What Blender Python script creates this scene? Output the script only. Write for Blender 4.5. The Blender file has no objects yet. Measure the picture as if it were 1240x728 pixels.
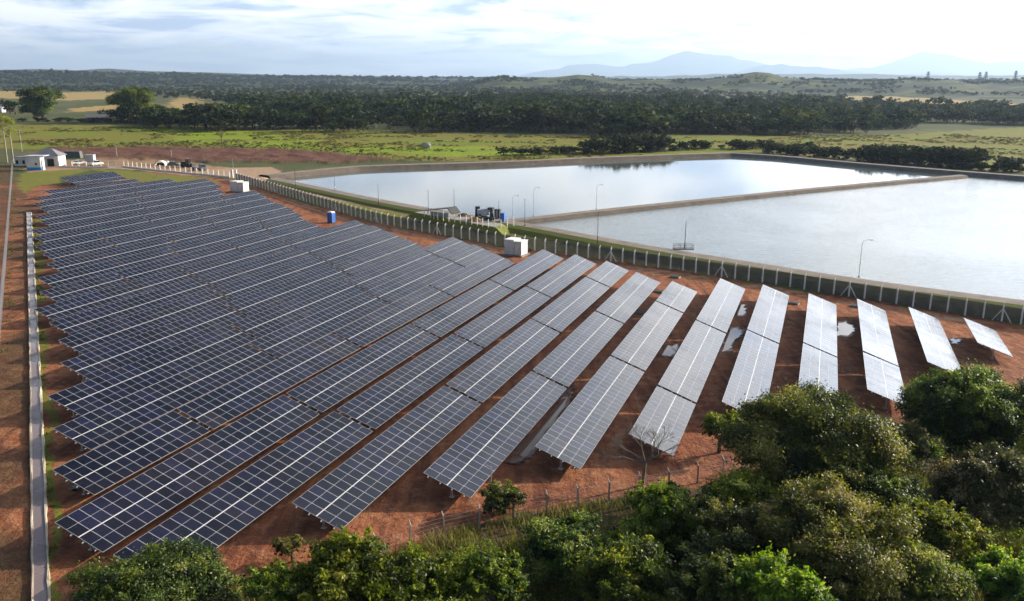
import bpy, bmesh, math, random
import numpy as np
from mathutils import Vector, Matrix

S = bpy.context.scene
COL = S.collection
R = math.radians

# ------------------------------------------------------------------ camera, world, sun, exposure
F, CX, CY = 1055.19, 620.0, 364.0          # focal length in photo pixels, photo centre
PITCH, ROLL, AZ = R(14.3388), R(0.1719), R(19.6029)
TILT = R(19.7976)
CAMZ = 30.4166
GD, GU = -0.0100056, -0.0088502            # slope of the plant's ground across and along the rows
cam = bpy.data.cameras.new('camera'); co = bpy.data.objects.new('camera', cam); COL.objects.link(co)
cam.sensor_width = 36; cam.lens = F / 1240 * 36; cam.clip_end = 60000; cam.clip_start = 0.5
co.matrix_world = Matrix.Translation((0, 0, CAMZ)) @ Matrix.Rotation(R(90) - PITCH, 4, 'X') @ Matrix.Rotation(ROLL, 4, 'Z')
S.camera = co

SUN_AZ, SUN_EL = R(64), R(20)
SV = Vector((math.sin(SUN_AZ) * math.cos(SUN_EL), math.cos(SUN_AZ) * math.cos(SUN_EL), math.sin(SUN_EL)))
sl = bpy.data.lights.new('sun', 'SUN'); so = bpy.data.objects.new('sun', sl); COL.objects.link(so)
sl.energy = 5.0; sl.angle = R(0.5); sl.color = (1.0, 0.86, 0.68)
so.rotation_euler = SV.to_track_quat('Z', 'Y').to_euler(); so.location = (0, 0, 200)

S.view_settings.view_transform = 'Standard'; S.view_settings.look = 'None'
S.view_settings.exposure = 0.82; S.view_settings.gamma = 1; S.view_settings.use_curve_mapping = False

W_ = bpy.data.worlds.new('World'); S.world = W_; W_.use_nodes = True
class NT:
    def __init__(s, tree): s.t = tree; s.n = tree.nodes; s.l = tree.links
    def node(s, kind, **kw):
        n = s.n.new(kind)
        for k, v in kw.items(): setattr(n, k, v)
        return n
    def put(s, sock, v):
        if hasattr(v, 'is_output') or isinstance(v, bpy.types.NodeSocket): s.l.new(v, sock)
        else:
            try: sock.default_value = v
            except Exception: sock.default_value = (v[0], v[1], v[2], 1.0)
    def math(s, op, a, b=0.0, c=None, clamp=False):
        n = s.node('ShaderNodeMath', operation=op, use_clamp=clamp); s.put(n.inputs[0], a); s.put(n.inputs[1], b)
        if c is not None: s.put(n.inputs[2], c)
        return n.outputs[0]
    def mix(s, f, a, b, blend='MIX'):
        n = s.node('ShaderNodeMix', data_type='RGBA', blend_type=blend); s.put(n.inputs[0], f)
        s.put(n.inputs[6], a if not isinstance(a, tuple) else (*a[:3], 1)); s.put(n.inputs[7], b if not isinstance(b, tuple) else (*b[:3], 1))
        return n.outputs[2]
    def ramp(s, v, pts, interp='LINEAR'):
        n = s.node('ShaderNodeValToRGB'); n.color_ramp.interpolation = interp
        e = n.color_ramp.elements
        while len(e) < len(pts): e.new(0.5)
        for i, (p, c) in enumerate(pts):
            e[i].position = p; e[i].color = (*c[:3], 1) if isinstance(c, (tuple, list)) else (c, c, c, 1)
        s.put(n.inputs[0], v); return n.outputs[0]
    def noise(s, vec, scale, detail=4, rough=0.55, dist=0.0):
        n = s.node('ShaderNodeTexNoise'); s.put(n.inputs['Scale'], scale); n.inputs['Detail'].default_value = detail
        n.inputs['Roughness'].default_value = rough; n.inputs['Distortion'].default_value = dist
        if vec is not None: s.put(n.inputs['Vector'], vec)
        return n.outputs[0]
    def attr(s, name):
        n = s.node('ShaderNodeAttribute'); n.attribute_name = name; return n.outputs['Fac']

def world_nodes():
    t = NT(W_.node_tree); bg = t.n['Background']
    sky = t.node('ShaderNodeTexSky', sky_type='NISHITA', sun_disc=False, sun_elevation=SUN_EL, sun_rotation=SUN_AZ)
    sky.air_density = 1.0; sky.dust_density = 1.6; sky.ozone_density = 1.5
    d = t.node('ShaderNodeTexCoord').outputs['Generated']
    sp = t.node('ShaderNodeSeparateXYZ'); t.l.new(d, sp.inputs[0])
    z = t.math('MAXIMUM', sp.outputs[2], 0.0); zz = t.math('ADD', z, 0.10)
    cb = t.node('ShaderNodeCombineXYZ'); t.l.new(t.math('DIVIDE', sp.outputs[0], zz), cb.inputs[0]); t.l.new(t.math('DIVIDE', sp.outputs[1], zz), cb.inputs[1])
    p = cb.outputs[0]
    n1 = t.noise(p, 0.55, 9, 0.58, 0.4)
    n2 = t.noise(p, 1.5, 7, 0.6, 0.6)
    # cloud cover: dense near the horizon and around the sun, thin high up
    dot = t.node('ShaderNodeVectorMath', operation='DOT_PRODUCT'); t.l.new(d, dot.inputs[0]); dot.inputs[1].default_value = SV
    cs = t.math('MAXIMUM', dot.outputs['Value'], 0.0)
    glow = t.math('POWER', cs, 4.5)
    elev = t.ramp(z, [(0.0, 0.30), (0.12, 0.34), (0.30, 0.20), (0.5, -0.0), (1.0, 0.0)])
    m = t.math('ADD', t.math('ADD', n1, elev), t.math('MULTIPLY', glow, 0.55))
    m = t.math('SUBTRACT', m, t.ramp(t.math('MULTIPLY', sp.outputs[1], -1.0), [(0.1, 0.0), (0.6, 0.32)]))
    mask = t.ramp(m, [(0.52, 0.0), (0.80, 1.0)])
    shade = t.ramp(n2, [(0.36, (8.6, 10.8, 14.8)), (0.44, (15.8, 17.2, 19.6)), (0.56, (24.0, 23.8, 23.4))])
    shade = t.mix(1.0, shade, (0.80, 0.80, 0.81), 'MULTIPLY')
    gl = t.math('MULTIPLY_ADD', glow, 5.8, 1.0)
    gl = t.math('MULTIPLY', gl, t.ramp(z, [(0.0, 1.0), (0.10, 0.92), (0.20, 0.78), (0.34, 0.52), (1.0, 0.5)]))
    gv = t.node('ShaderNodeVectorMath', operation='SCALE'); t.l.new(shade, gv.inputs[0]); t.l.new(gl, gv.inputs['Scale'])
    col = t.mix(mask, sky.outputs[0], gv.outputs[0])
    t.l.new(col, bg.inputs[0]); bg.inputs[1].default_value = 0.055
world_nodes()

# ------------------------------------------------------------------ helpers
UV_ = np.array([math.sin(AZ), math.cos(AZ)])       # along the rows, away from the camera
WV_ = np.array([math.cos(AZ), -math.sin(AZ)])      # across the rows, downhill of the tables
HI = 0.7 + 4.04 * math.sin(TILT)
def gz(x, y):
    d = np.clip(x * WV_[0] + y * WV_[1], -230, 45); u = np.clip(x * UV_[0] + y * UV_[1], -20, 210)
    return GD * d + GU * u
def ray(px, py):
    X, Y = px - CX, py - CY; cr, sr = math.cos(ROLL), math.sin(ROLL)
    X, Y = (X * cr + Y * sr) / F, -(-X * sr + Y * cr) / F
    c, s = math.cos(PITCH), math.sin(PITCH)
    return np.array([X, c + Y * s, -s + Y * c])
def at(px, py, z=None):
    """ground point seen at a pixel of the photo (z: height, None = the ground itself)"""
    r = ray(px, py); zt = 0.0 if z is None else z
    for _ in range(6 if z is None else 1):
        k = (zt - CAMZ) / r[2]; P = r * k
        if z is None: zt = float(gz(P[0], P[1]))
    return (float(P[0]), float(P[1]), zt)
def atY(px, py, Y):
    r = ray(px, py); k = Y / r[1]; return (float(r[0] * k), float(Y), float(CAMZ + r[2] * k))

def mat(name, base=(0.5, 0.5, 0.5), rough=0.6, metal=0.0, spec=0.5, fn=None):
    m = bpy.data.materials.new(name); m.use_nodes = True
    t = NT(m.node_tree); b = t.n['Principled BSDF']
    b.inputs['Base Color'].default_value = (*base, 1); b.inputs['Roughness'].default_value = rough
    b.inputs['Metallic'].default_value = metal; b.inputs['Specular IOR Level'].default_value = spec
    if fn: fn(t, b)
    return m
def worn(name, a, bcol, scale=1.5, rough=0.7, bump=0.0, metal=0.0, lo=0.35, hi=0.7):
    def fn(t, b):
        o = t.node('ShaderNodeTexCoord').outputs['Object']
        n = t.noise(o, scale, 6, 0.6)
        t.l.new(t.mix(t.ramp(n, [(lo, 0.0), (hi, 1.0)]), a, bcol), b.inputs['Base Color'])
        if bump:
            bp = t.node('ShaderNodeBump'); bp.inputs['Strength'].default_value = bump; bp.inputs['Distance'].default_value = 0.1
            t.l.new(t.noise(o, scale * 6, 5), bp.inputs['Height']); t.l.new(bp.outputs[0], b.inputs['Normal'])
    return mat(name, a, rough, metal, 0.4, fn)

class MB:
    def __init__(s): s.v = []; s.f = []; s.m = []
    def quad(s, a, b, c, d, m=0):
        i = len(s.v); s.v += [tuple(a), tuple(b), tuple(c), tuple(d)]; s.f.append((i, i + 1, i + 2, i + 3)); s.m.append(m); return s
    def box(s, c, size, rz=0.0, m=0, top=1.0, shift=(0, 0)):
        i = len(s.v); cr, sr = math.cos(rz), math.sin(rz); hx, hy, hz = size[0] / 2, size[1] / 2, size[2] / 2
        for dz in (-1, 1):
            k = 1.0 if dz < 0 else top; ox, oy = (0, 0) if dz < 0 else shift
            for dx, dy in ((-1, -1), (1, -1), (1, 1), (-1, 1)):
                x, y = dx * hx * k + ox, dy * hy * k + oy
                s.v.append((c[0] + x * cr - y * sr, c[1] + x * sr + y * cr, c[2] + dz * hz))
        for q in ((0, 3, 2, 1), (4, 5, 6, 7), (0, 1, 5, 4), (1, 2, 6, 5), (2, 3, 7, 6), (3, 0, 4, 7)):
            s.f.append(tuple(i + k for k in q)); s.m.append(m)
        return s
    def tube(s, p, q, r0, r1=None, n=6, m=0, caps=True):
        r1 = r0 if r1 is None else r1
        p, q = Vector(p), Vector(q); ax = (q - p).normalized(); a = ax.orthogonal().normalized(); b = ax.cross(a); i = len(s.v)
        for (o, r) in ((p, r0), (q, r1)):
            for k in range(n):
                t = 2 * math.pi * k / n; s.v.append(tuple(o + (a * math.cos(t) + b * math.sin(t)) * r))
        for k in range(n):
            s.f.append((i + k, i + (k + 1) % n, i + n + (k + 1) % n, i + n + k)); s.m.append(m)
        if caps:
            s.f.append(tuple(i + n + k for k in range(n))); s.m.append(m); s.f.append(tuple(i + n - 1 - k for k in range(n))); s.m.append(m)
        return s
    def path(s, pts, rs, n=6, m=0):
        for k in range(len(pts) - 1): s.tube(pts[k], pts[k + 1], rs[k], rs[k + 1], n, m)
        return s
    def prism(s, poly, y0, y1, m=0):
        """poly in x,z extruded along y"""
        i = len(s.v); n = len(poly)
        for y in (y0, y1):
            for (x, z) in poly: s.v.append((x, y, z))
        for k in range(n): s.f.append((i + k, i + (k + 1) % n, i + n + (k + 1) % n, i + n + k)); s.m.append(m)
        s.f.append(tuple(i + n - 1 - k for k in range(n))); s.m.append(m); s.f.append(tuple(i + n + k for k in range(n))); s.m.append(m)
        return s
    def mesh(s, name, mats):
        me = bpy.data.meshes.new(name); me.from_pydata(s.v, [], s.f)
        for m in (mats if isinstance(mats, (list, tuple)) else [mats]): me.materials.append(m)
        me.polygons.foreach_set('material_index', s.m); me.update(); return me
    def build(s, name, mats, parent=None, loc=None, rz=0.0): return link(name, s.mesh(name, mats), parent, loc, rz)
def link(name, me, parent=None, loc=None, rz=0.0):
    o = bpy.data.objects.new(name, me); COL.objects.link(o)
    if parent is not None: o.parent = parent
    if loc is not None: o.location = loc
    if rz: o.rotation_euler = (0, 0, rz)
    return o
def tag(o, label=None, cat=None, group=None, kind=None):
    for k, v in (('label', label), ('category', cat), ('group', group), ('kind', kind)):
        if v: o[k] = v
    return o
def thing(name, label, cat, loc=(0, 0, 0), rz=0.0, group=None):
    return tag(link(name, None, None, loc, rz), label, cat, group)
def dup(root, loc, rz=0.0, label=None, sc=None):
    r = root.copy(); COL.objects.link(r); r.location = loc; r.rotation_euler = (0, 0, rz)
    if sc is not None: r.scale = sc if isinstance(sc, tuple) else (sc, sc, sc)
    if label: r['label'] = label
    for ch in list(root.children):
        c = ch.copy(); COL.objects.link(c); c.parent = r
        for g in list(ch.children): e = g.copy(); COL.objects.link(e); e.parent = c
    return r
def np_mesh(name, V, Fq, mats, attrs=None, smooth=False):
    me = bpy.data.meshes.new(name); nv, nf = len(V), len(Fq); k = Fq.shape[1]
    me.vertices.add(nv); me.vertices.foreach_set('co', np.ascontiguousarray(V, np.float32).ravel())
    me.loops.add(nf * k); me.loops.foreach_set('vertex_index', np.ascontiguousarray(Fq, np.int32).ravel())
    me.polygons.add(nf); me.polygons.foreach_set('loop_start', np.arange(0, nf * k, k, dtype=np.int32))
    try: me.polygons.foreach_set('loop_total', np.full(nf, k, np.int32))
    except Exception: pass
    for m in (mats if isinstance(mats, (list, tuple)) else [mats]): me.materials.append(m)
    for nm, dom, arr in (attrs or []):
        a = me.attributes.new(nm, 'FLOAT', dom); a.data.foreach_set('value', np.ascontiguousarray(arr, np.float32))
    me.update(calc_edges=True); me.validate()
    if smooth: me.polygons.foreach_set('use_smooth', np.ones(len(me.polygons), bool))
    return me
def inpoly(X, Y, poly):
    P = np.asarray(poly); c = np.zeros(X.shape, bool); n = len(P); j = n - 1
    for i in range(n):
        xi, yi, xj, yj = P[i, 0], P[i, 1], P[j, 0], P[j, 1]
        c ^= ((yi > Y) != (yj > Y)) & (X < (xj - xi) * (Y - yi) / ((yj - yi) + 1e-12) + xi); j = i
    return c
def vnoise(X, Y, s, seed=0):
    """smooth value noise"""
    X, Y = X / s, Y / s; xi, yi = np.floor(X).astype(np.int64), np.floor(Y).astype(np.int64); fx, fy = X - xi, Y - yi
    def h(a, b):
        n = (a * 374761393 + b * 668265263 + seed * 1442695) & 0xffffffff; n = ((n ^ (n >> 13)) * 1274126177) & 0xffffffff
        return ((n ^ (n >> 16)) & 0xffff) / 65535.0
    fx, fy = fx * fx * (3 - 2 * fx), fy * fy * (3 - 2 * fy)
    return (h(xi, yi) * (1 - fx) + h(xi + 1, yi) * fx) * (1 - fy) + (h(xi, yi + 1) * (1 - fx) + h(xi + 1, yi + 1) * fx) * fy

# ------------------------------------------------------------------ the ponds' outline (crest lines at z = 0.4)
ZC, ZW = 0.4, -0.9
def line(pts, z): return [at(a, b, z) for a, b in pts]
NEAR = line([(330, 216), (430, 237), (500, 250.5), (570, 262), (632, 271), (700, 284), (800, 302.5), (910, 319.5), (1000, 334.5), (1100, 349), (1240, 366.5)], ZC)
e0, e1 = np.array(NEAR[-2]), np.array(NEAR[-1]); ext = (e1 - e0) / np.linalg.norm(e1 - e0); NEAR.append(tuple(e1 + ext * 110))
FAR = line([(322, 212.2), (430, 201.3), (620, 195.5), (720, 190.8), (830, 186.6), (885, 185.2), (940, 188.0), (1035, 197.0), (1165, 207.5), (1240, 213)], ZC)
e0, e1 = np.array(FAR[-2]), np.array(FAR[-1]); ext2 = (e1 - e0) / np.linalg.norm(e1 - e0); FAR.append(tuple(e1 + ext2 * 160))
DIV = line([(612, 264.5), (770, 247.3), (930, 231.3), (1060, 219), (1168, 209.8)], ZC)
OUTER = [p[:2] for p in NEAR] + [p[:2] for p in FAR[::-1]]
FENCE = [at(*q)[:2] for q in [(285.5, 218.5), (340, 235), (396, 252), (429, 262.6), (464, 271.6), (493.7, 277.4), (508.4, 280.3), (600.7, 296.5), (660, 305), (791, 323.2), (929.8, 343.2), (1065.6, 365.4), (1221.4, 390.7)]]
fe = np.array(FENCE[-1]) - np.array(FENCE[-2]); FENCE.append(tuple(np.array(FENCE[-1]) + fe / np.linalg.norm(fe) * 6))

# ------------------------------------------------------------------ ground sheet
def g_at(*pts): return [at(a, b)[:2] for a, b in pts]
SOIL = [(-150, 10), (-118, 118), (-150, 220), (-165, 262)] + g_at((40, 224), (78, 221.5), (115, 214.5), (150, 207), (200, 209.5), (240, 214)) + FENCE + [(95, 80), (60, 70)] + g_at((1130, 520), (1010, 540), (880, 585), (760, 604), (640, 622), (560, 642), (500, 662), (420, 690), (330, 712), (220, 740)) + [(-40, 30), (-80, 8)]
SHALLOW = g_at((128, 203), (150, 200.5), (205, 206), (250, 205), (330, 202), (350, 214), (500, 249), (560, 259), (640, 269), (660, 283), (560, 273), (490, 260), (330, 226), (284, 216), (230, 212.5), (150, 205))
YARD = g_at((20, 206), (60, 195), (128, 192), (230, 196), (285, 203), (285, 216), (230, 212), (150, 204), (75, 206), (40, 209))
BANK = g_at((60, 179), (180, 179.5), (300, 180.5), (400, 186), (497, 195.3), (420, 197.5), (300, 197.5), (240, 196.5), (120, 192), (66, 188))
LIME1 = g_at((0, 152), (40, 151.5), (230, 153.5), (310, 157), (420, 170), (470, 178), (560, 191), (640, 189), (760, 183), (760, 176), (600, 174), (480, 173), (400, 164), (340, 160), (640, 168), (640, 192), (500, 193.5), (420, 188), (300, 180), (0, 178))
GREEN = g_at((-40, 150.5), (230, 152.5), (320, 156), (620, 164), (1060, 164), (1300, 150), (1300, 215), (1150, 200), (900, 184), (640, 194.5), (500, 195), (400, 185), (300, 180), (-40, 180))
LIMEC = g_at((150, 156), (230, 154), (310, 159), (400, 172), (500, 178), (620, 176), (640, 186), (560, 192), (470, 190), (400, 183), (300, 178), (230, 172))
TANF = g_at((60, 112.5), (142, 110.5), (145, 119), (80, 122), (-20, 118), (-20, 108), (30, 107))
TANF2 = g_at((86, 131), (140, 127), (142, 133), (86, 136)); TANF3 = g_at((205, 124), (220, 117.5), (245, 121), (240, 127.5), (300, 134), (290, 140), (205, 133))
STRAW = g_at((1040, 115.5), (1110, 118), (1180, 123), (1240, 126), (1300, 128), (1300, 133), (1240, 132), (1150, 127), (1060, 122.5), (1000, 119)) 
SCRUB = g_at((1300, 470), (1130, 512), (1010, 540), (880, 585), (760, 604), (640, 622), (560, 642), (500, 662), (420, 690), (330, 712), (220, 740)) + [(-30, 20), (60, 10), (110, 60)]
STRIPL = g_at((39, 262), (45, 262), (54, 420), (70, 728), (60, 728), (50, 560), (42, 380))
DARK_SOIL = g_at((-60, 200), (12, 200), (36, 225), (38, 260), (36, 420), (38, 560), (44, 728), (-60, 740), (-200, 500))
EMB = g_at((125, 205.3), (150, 206), (200, 211.5), (250, 215.8), (264, 222), (240, 221), (205, 221), (160, 219.5), (150, 213.5), (128, 208.5))
GRASSL = g_at((20, 222), (26, 210), (48, 206.5), (80, 205.5), (128, 205), (128, 209), (112, 205.5), (73, 214.5), (75, 221), (45, 226), (30, 235))
FENCEG = FENCE + [p[:2] for p in NEAR[:-1]][::-1]

def make_ground():
    ang = np.concatenate([np.arange(-180, -42, 4.0), np.arange(-42, 42, 0.22), np.arange(42, 180, 4.0)])
    rad = [0.0, 8, 16]; r = 22.0
    while r < 45000: rad.append(r); r *= 1.0085 if r < 420 else (1.016 if r < 3000 else 1.08)
    rad = np.array(rad); A, Q = np.meshgrid(np.radians(ang), rad, indexing='ij')
    X, Y = Q * np.sin(A), Q * np.cos(A)
    jx = (vnoise(X, Y, 3.1, 1) - .5) * 2.6 + (vnoise(X, Y, 11, 2) - .5) * 4; jy = (vnoise(X, Y, 3.1, 3) - .5) * 2.6 + (vnoise(X, Y, 11, 4) - .5) * 4
    near = np.clip(1.2 - Q / 500, 0.25, 1)
    JX, JY = X + jx * 0.5, Y + jy * 0.5
    far = np.clip(Q / 300, 1, 6)
    BX, BY = X + jx * far, Y + jy * far
    Z = gz(X, Y)
    Z = Z + (vnoise(X, Y, 9, 7) - .5) * 0.16 * (Q < 400) + (vnoise(X, Y, 1.7, 8) - .5) * 0.07 * (Q < 200)
    bank = inpoly(BX, BY, BANK)
    inp = inpoly(X, Y, OUTER); Z = np.where(inp, -5.0, Z)
    Z = Z + np.where(bank, 0.6 + (vnoise(X, Y, 5, 9) - .5) * 0.9 + (vnoise(X, Y, 2.2, 19) - .5) * 0.8, 0.0)
    fl = lambda m: m.astype(np.float32)
    soil = fl(inpoly(JX, JY, SOIL)); light = fl(inpoly(JX, JY, SHALLOW)); yard = fl(inpoly(BX, BY, YARD)); bnk = fl(bank)
    green = fl(inpoly(BX, BY, GREEN)); lime = fl(inpoly(BX, BY, LIMEC)); tan = fl(inpoly(BX, BY, TANF) | inpoly(BX, BY, TANF2) | inpoly(BX, BY, TANF3) | inpoly(BX, BY, STRAW))
    scrub = fl(inpoly(JX, JY, SCRUB)); strip = fl(inpoly(JX, JY, STRIPL) | inpoly(JX, JY, GRASSL) | inpoly(JX, JY, FENCEG) | inpoly(X, Y, EMB))
    dark_soil = fl(inpoly(JX, JY, DARK_SOIL)) * np.clip((vnoise(X, Y, 7, 31) * .6 + vnoise(X, Y, 2.3, 32) * .4 - .22) * 2.6, 0, 1).astype(np.float32)  # patchy darker soil tone on the strip left of the channel
    fp = np.array(FENCE); ft_ = np.gradient(fp, axis=0); ft_ /= np.linalg.norm(ft_, axis=1)[:, None]; fn_ = np.stack([ft_[:, 1], -ft_[:, 0]], -1)
    for o1, o2 in ((1.4, 2.3), (3.2, 4.1)):
        trk = inpoly(X + (vnoise(X, Y, 2, 61) - .5) * .8, Y + (vnoise(X, Y, 9, 62) - .5) * 1.6, list(map(tuple, fp + fn_ * o1)) + list(map(tuple, (fp + fn_ * o2)[::-1]))); light = np.maximum(light, fl(trk) * np.clip(vnoise(X, Y, 6, 63) * 1.3 - .1, 0, .8).astype(np.float32))
    na, nr = A.shape; V = np.stack([X, Y, Z], -1).reshape(-1, 3)
    i = np.arange(na)[:, None] * nr + np.arange(nr - 1)[None, :]; j = ((np.arange(na) + 1) % na)[:, None] * nr + np.arange(nr - 1)[None, :]
    Fq = np.stack([i, i + 1, j + 1, j], -1).reshape(-1, 4)[:, ::-1]
    at_ = [(n, 'POINT', a.ravel()) for n, a in (('soil', soil), ('light', light), ('yard', yard), ('bank', bnk), ('green', green), ('lime', lime), ('tan', tan), ('scrub', scrub), ('strip', strip), ('dark_soil', dark_soil))]
    def fn(t, b):
        g = t.node('ShaderNodeNewGeometry').outputs['Position']
        n_big = t.noise(g, 0.012, 5, 0.6); n_mid = t.noise(g, 0.09, 6, 0.62); n_sm = t.noise(g, 0.9, 6, 0.65); n_fin = t.noise(g, 4.0, 5, 0.7)
        mp = t.node('ShaderNodeMapping'); mp.inputs['Rotation'].default_value = (0, 0, AZ); mp.inputs['Scale'].default_value = (1, 0.12, 1); t.l.new(g, mp.inputs[0])
        n_trk = t.noise(mp.outputs[0], 0.9, 5, 0.6)
        base = t.mix(t.ramp(n_mid, [(0.35, 0.0), (0.65, 1.0)]), (0.060, 0.070, 0.020), (0.135, 0.115, 0.050))
        base = t.mix(t.ramp(n_big, [(0.42, 0.0), (0.6, 1.0)]), base, (0.055, 0.075, 0.022))
        mp2 = t.node('ShaderNodeMapping'); mp2.inputs['Scale'].default_value = (0.35, 1, 1); t.l.new(g, mp2.inputs[0])
        n_fld = t.noise(mp2.outputs[0], 0.045, 7, 0.68)
        gr = t.mix(t.ramp(n_fld, [(0.40, 0.0), (0.58, 1.0)]), (0.160, 0.210, 0.008), (0.200, 0.155, 0.024))
        gr = t.mix(t.ramp(n_sm, [(0.4, 0.0), (0.75, 0.6)]), gr, (0.075, 0.095, 0.018))
        fb = t.ramp(t.noise(mp2.outputs[0], 0.22, 6, 0.7), [(0.50, 0.0), (0.70, 0.6)])
        gr = t.mix(fb, gr, (0.095, 0.105, 0.018))
        lm = t.mix(t.ramp(n_fld, [(0.46, 0.0), (0.62, 1.0)]), (0.185, 0.260, 0.005), (0.180, 0.145, 0.020))
        lm = t.mix(t.math('MULTIPLY', fb, 0.7), lm, (0.085, 0.105, 0.016))
        so_ = t.mix(t.ramp(n_mid, [(0.32, 0.0), (0.68, 1.0)]), (0.215, 0.066, 0.029), (0.345, 0.132, 0.058))
        so_ = t.mix(t.ramp(n_trk, [(0.48, 0.0), (0.60, 0.75)]), so_, (0.115, 0.040, 0.022)); so_ = t.mix(t.ramp(n_trk, [(0.34, 0.55), (0.42, 0.0)]), so_, (0.36, 0.17, 0.085)); so_ = t.mix(t.ramp(n_big, [(0.5, 0.0), (0.66, 0.5)]), so_, (0.13, 0.065, 0.04))
        so_ = t.mix(t.ramp(n_sm, [(0.50, 0.0), (0.70, 0.85)]), so_, (0.42, 0.205, 0.105)); so_ = t.mix(t.ramp(n_sm, [(0.30, 0.8), (0.44, 0.0)]), so_, (0.120, 0.042, 0.024))
        so_ = t.mix(t.ramp(n_fin, [(0.50, 0.0), (0.72, 0.7)]), so_, (0.105, 0.040, 0.024))
        lt = t.mix(t.ramp(n_sm, [(0.3, 0.0), (0.7, 1.0)]), (0.42, 0.29, 0.19), (0.30, 0.19, 0.12))
        yd = t.mix(t.ramp(n_mid, [(0.3, 0.0), (0.7, 1.0)]), (0.36, 0.22, 0.13), (0.19, 0.13, 0.07))
        bk = t.mix(t.ramp(n_sm, [(0.35, 0.0), (0.7, 1.0)]), (0.088, 0.038, 0.025), (0.165, 0.076, 0.046))
        tn = t.mix(t.ramp(n_mid, [(0.3, 0.0), (0.7, 1.0)]), (0.40, 0.27, 0.10), (0.26, 0.20, 0.07))
        sc = t.mix(t.ramp(n_sm, [(0.35, 0.0), (0.7, 1.0)]), (0.045, 0.045, 0.018), (0.15, 0.085, 0.045))
        dm = t.mix(t.ramp(n_sm, [(0.4, 0.0), (0.62, 1.0)]), (0.100, 0.045, 0.026), (0.135, 0.078, 0.034))
        stp = t.mix(t.ramp(n_sm, [(0.35, 0.0), (0.65, 1.0)]), (0.115, 0.150, 0.014), (0.19, 0.155, 0.035))
        c = t.mix(t.attr('green'), base, gr)
        for a_, col in (('lime', lm), ('tan', tn), ('soil', so_), ('dark_soil', dm), ('scrub', sc), ('bank', bk), ('strip', stp), ('yard', yd), ('light', lt)):
            c = t.mix(t.attr(a_), c, col)
        t.l.new(c, b.inputs['Base Color'])
        h = t.math('ADD', t.math('MULTIPLY', n_sm, 0.5), t.math('MULTIPLY', n_fin, 0.25)); h = t.math('ADD', h, t.math('MULTIPLY', n_trk, 0.4))
        bp = t.node('ShaderNodeBump'); bp.inputs['Strength'].default_value = 1.0; bp.inputs['Distance'].default_value = 0.6
        t.l.new(h, bp.inputs['Height']); t.l.new(bp.outputs[0], b.inputs['Normal'])
    m = mat('ground_soil_and_grass', (0.2, 0.1, 0.05), 0.95, 0, 0.15, fn)
    o = link('ground', np_mesh('ground', V, Fq, m, at_, True)); tag(o, kind='structure')
make_ground()

# ------------------------------------------------------------------ pond water, dikes, roads
def water_mat(name, bump, scale):
    def fn(t, b):
        g = t.node('ShaderNodeNewGeometry').outputs['Position']
        mp = t.node('ShaderNodeMapping'); mp.inputs['Rotation'].default_value = (0, 0, R(25)); mp.inputs['Scale'].default_value = (1, 2.2, 1); t.l.new(g, mp.inputs[0])
        h = t.math('ADD', t.noise(mp.outputs[0], scale, 4, 0.6), t.math('MULTIPLY', t.noise(mp.outputs[0], scale * 0.18, 3), 1.6))
        bp = t.node('ShaderNodeBump'); bp.inputs['Strength'].default_value = 1.0; t.l.new(t.math('MULTIPLY', t.ramp(t.noise(g, 0.022, 4, 0.6, 1.0), [(0.36, 0.72), (0.64, 1.0)]), bump), bp.inputs['Distance'])
        t.l.new(h, bp.inputs['Height']); t.l.new(bp.outputs[0], b.inputs['Normal'])
        b.inputs['IOR'].default_value = 1.33
    return mat(name, (0.10, 0.125, 0.115), 0.04, 0, 0.5, fn)
def poly_sheet(name, pts, z, m):
    bm = bmesh.new(); vs = [bm.verts.new((p[0], p[1], z)) for p in pts]; f = bm.faces.new(vs); f.normal_update()
    if f.normal.z < 0: f.normal_flip()
    bmesh.ops.triangulate(bm, faces=[f]); me = bpy.data.meshes.new(name); bm.to_mesh(me); bm.free(); me.materials.append(m)
    return tag(link(name, me), kind='structure')
poly_sheet('pond_water', [p for p in NEAR[:5]] + [p for p in DIV] + [p for p in FAR[8::-1]], ZW, water_mat('still_water', 0.004, 1.6))
poly_sheet('pond_water', [p for p in NEAR[4:]] + [p for p in FAR[:7:-1]] + [p for p in DIV[::-1]], ZW - 0.004, water_mat('rippled_water', 0.050, 1.8))

M_road = worn('dike_earth_road', (0.235, 0.195, 0.16), (0.150, 0.120, 0.095), 0.35, 0.95, 0.3)
M_verge = worn('road_verge_grass', (0.16, 0.20, 0.022), (0.20, 0.17, 0.045), 0.6, 0.95, 0.5)
M_bankm = worn('dike_bank_earth', (0.145, 0.112, 0.085), (0.085, 0.066, 0.05), 0.5, 0.95, 0.6)
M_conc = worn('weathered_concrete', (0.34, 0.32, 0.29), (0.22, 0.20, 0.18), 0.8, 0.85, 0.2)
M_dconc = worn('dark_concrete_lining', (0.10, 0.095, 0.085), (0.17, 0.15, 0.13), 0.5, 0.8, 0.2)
def smooth_line(pts, step=5.0):
    P = [np.array(p) for p in pts]; out = []
    for k in range(len(P) - 1):
        n = max(1, int(np.linalg.norm(P[k + 1] - P[k]) / step))
        for i in range(n): out.append(P[k] + (P[k + 1] - P[k]) * i / n)
    out.append(P[-1]); Q = np.array(out)
    for _ in range(3): Q[1:-1] = (Q[:-2] + 2 * Q[1:-1] + Q[2:]) / 4
    return Q
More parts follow.
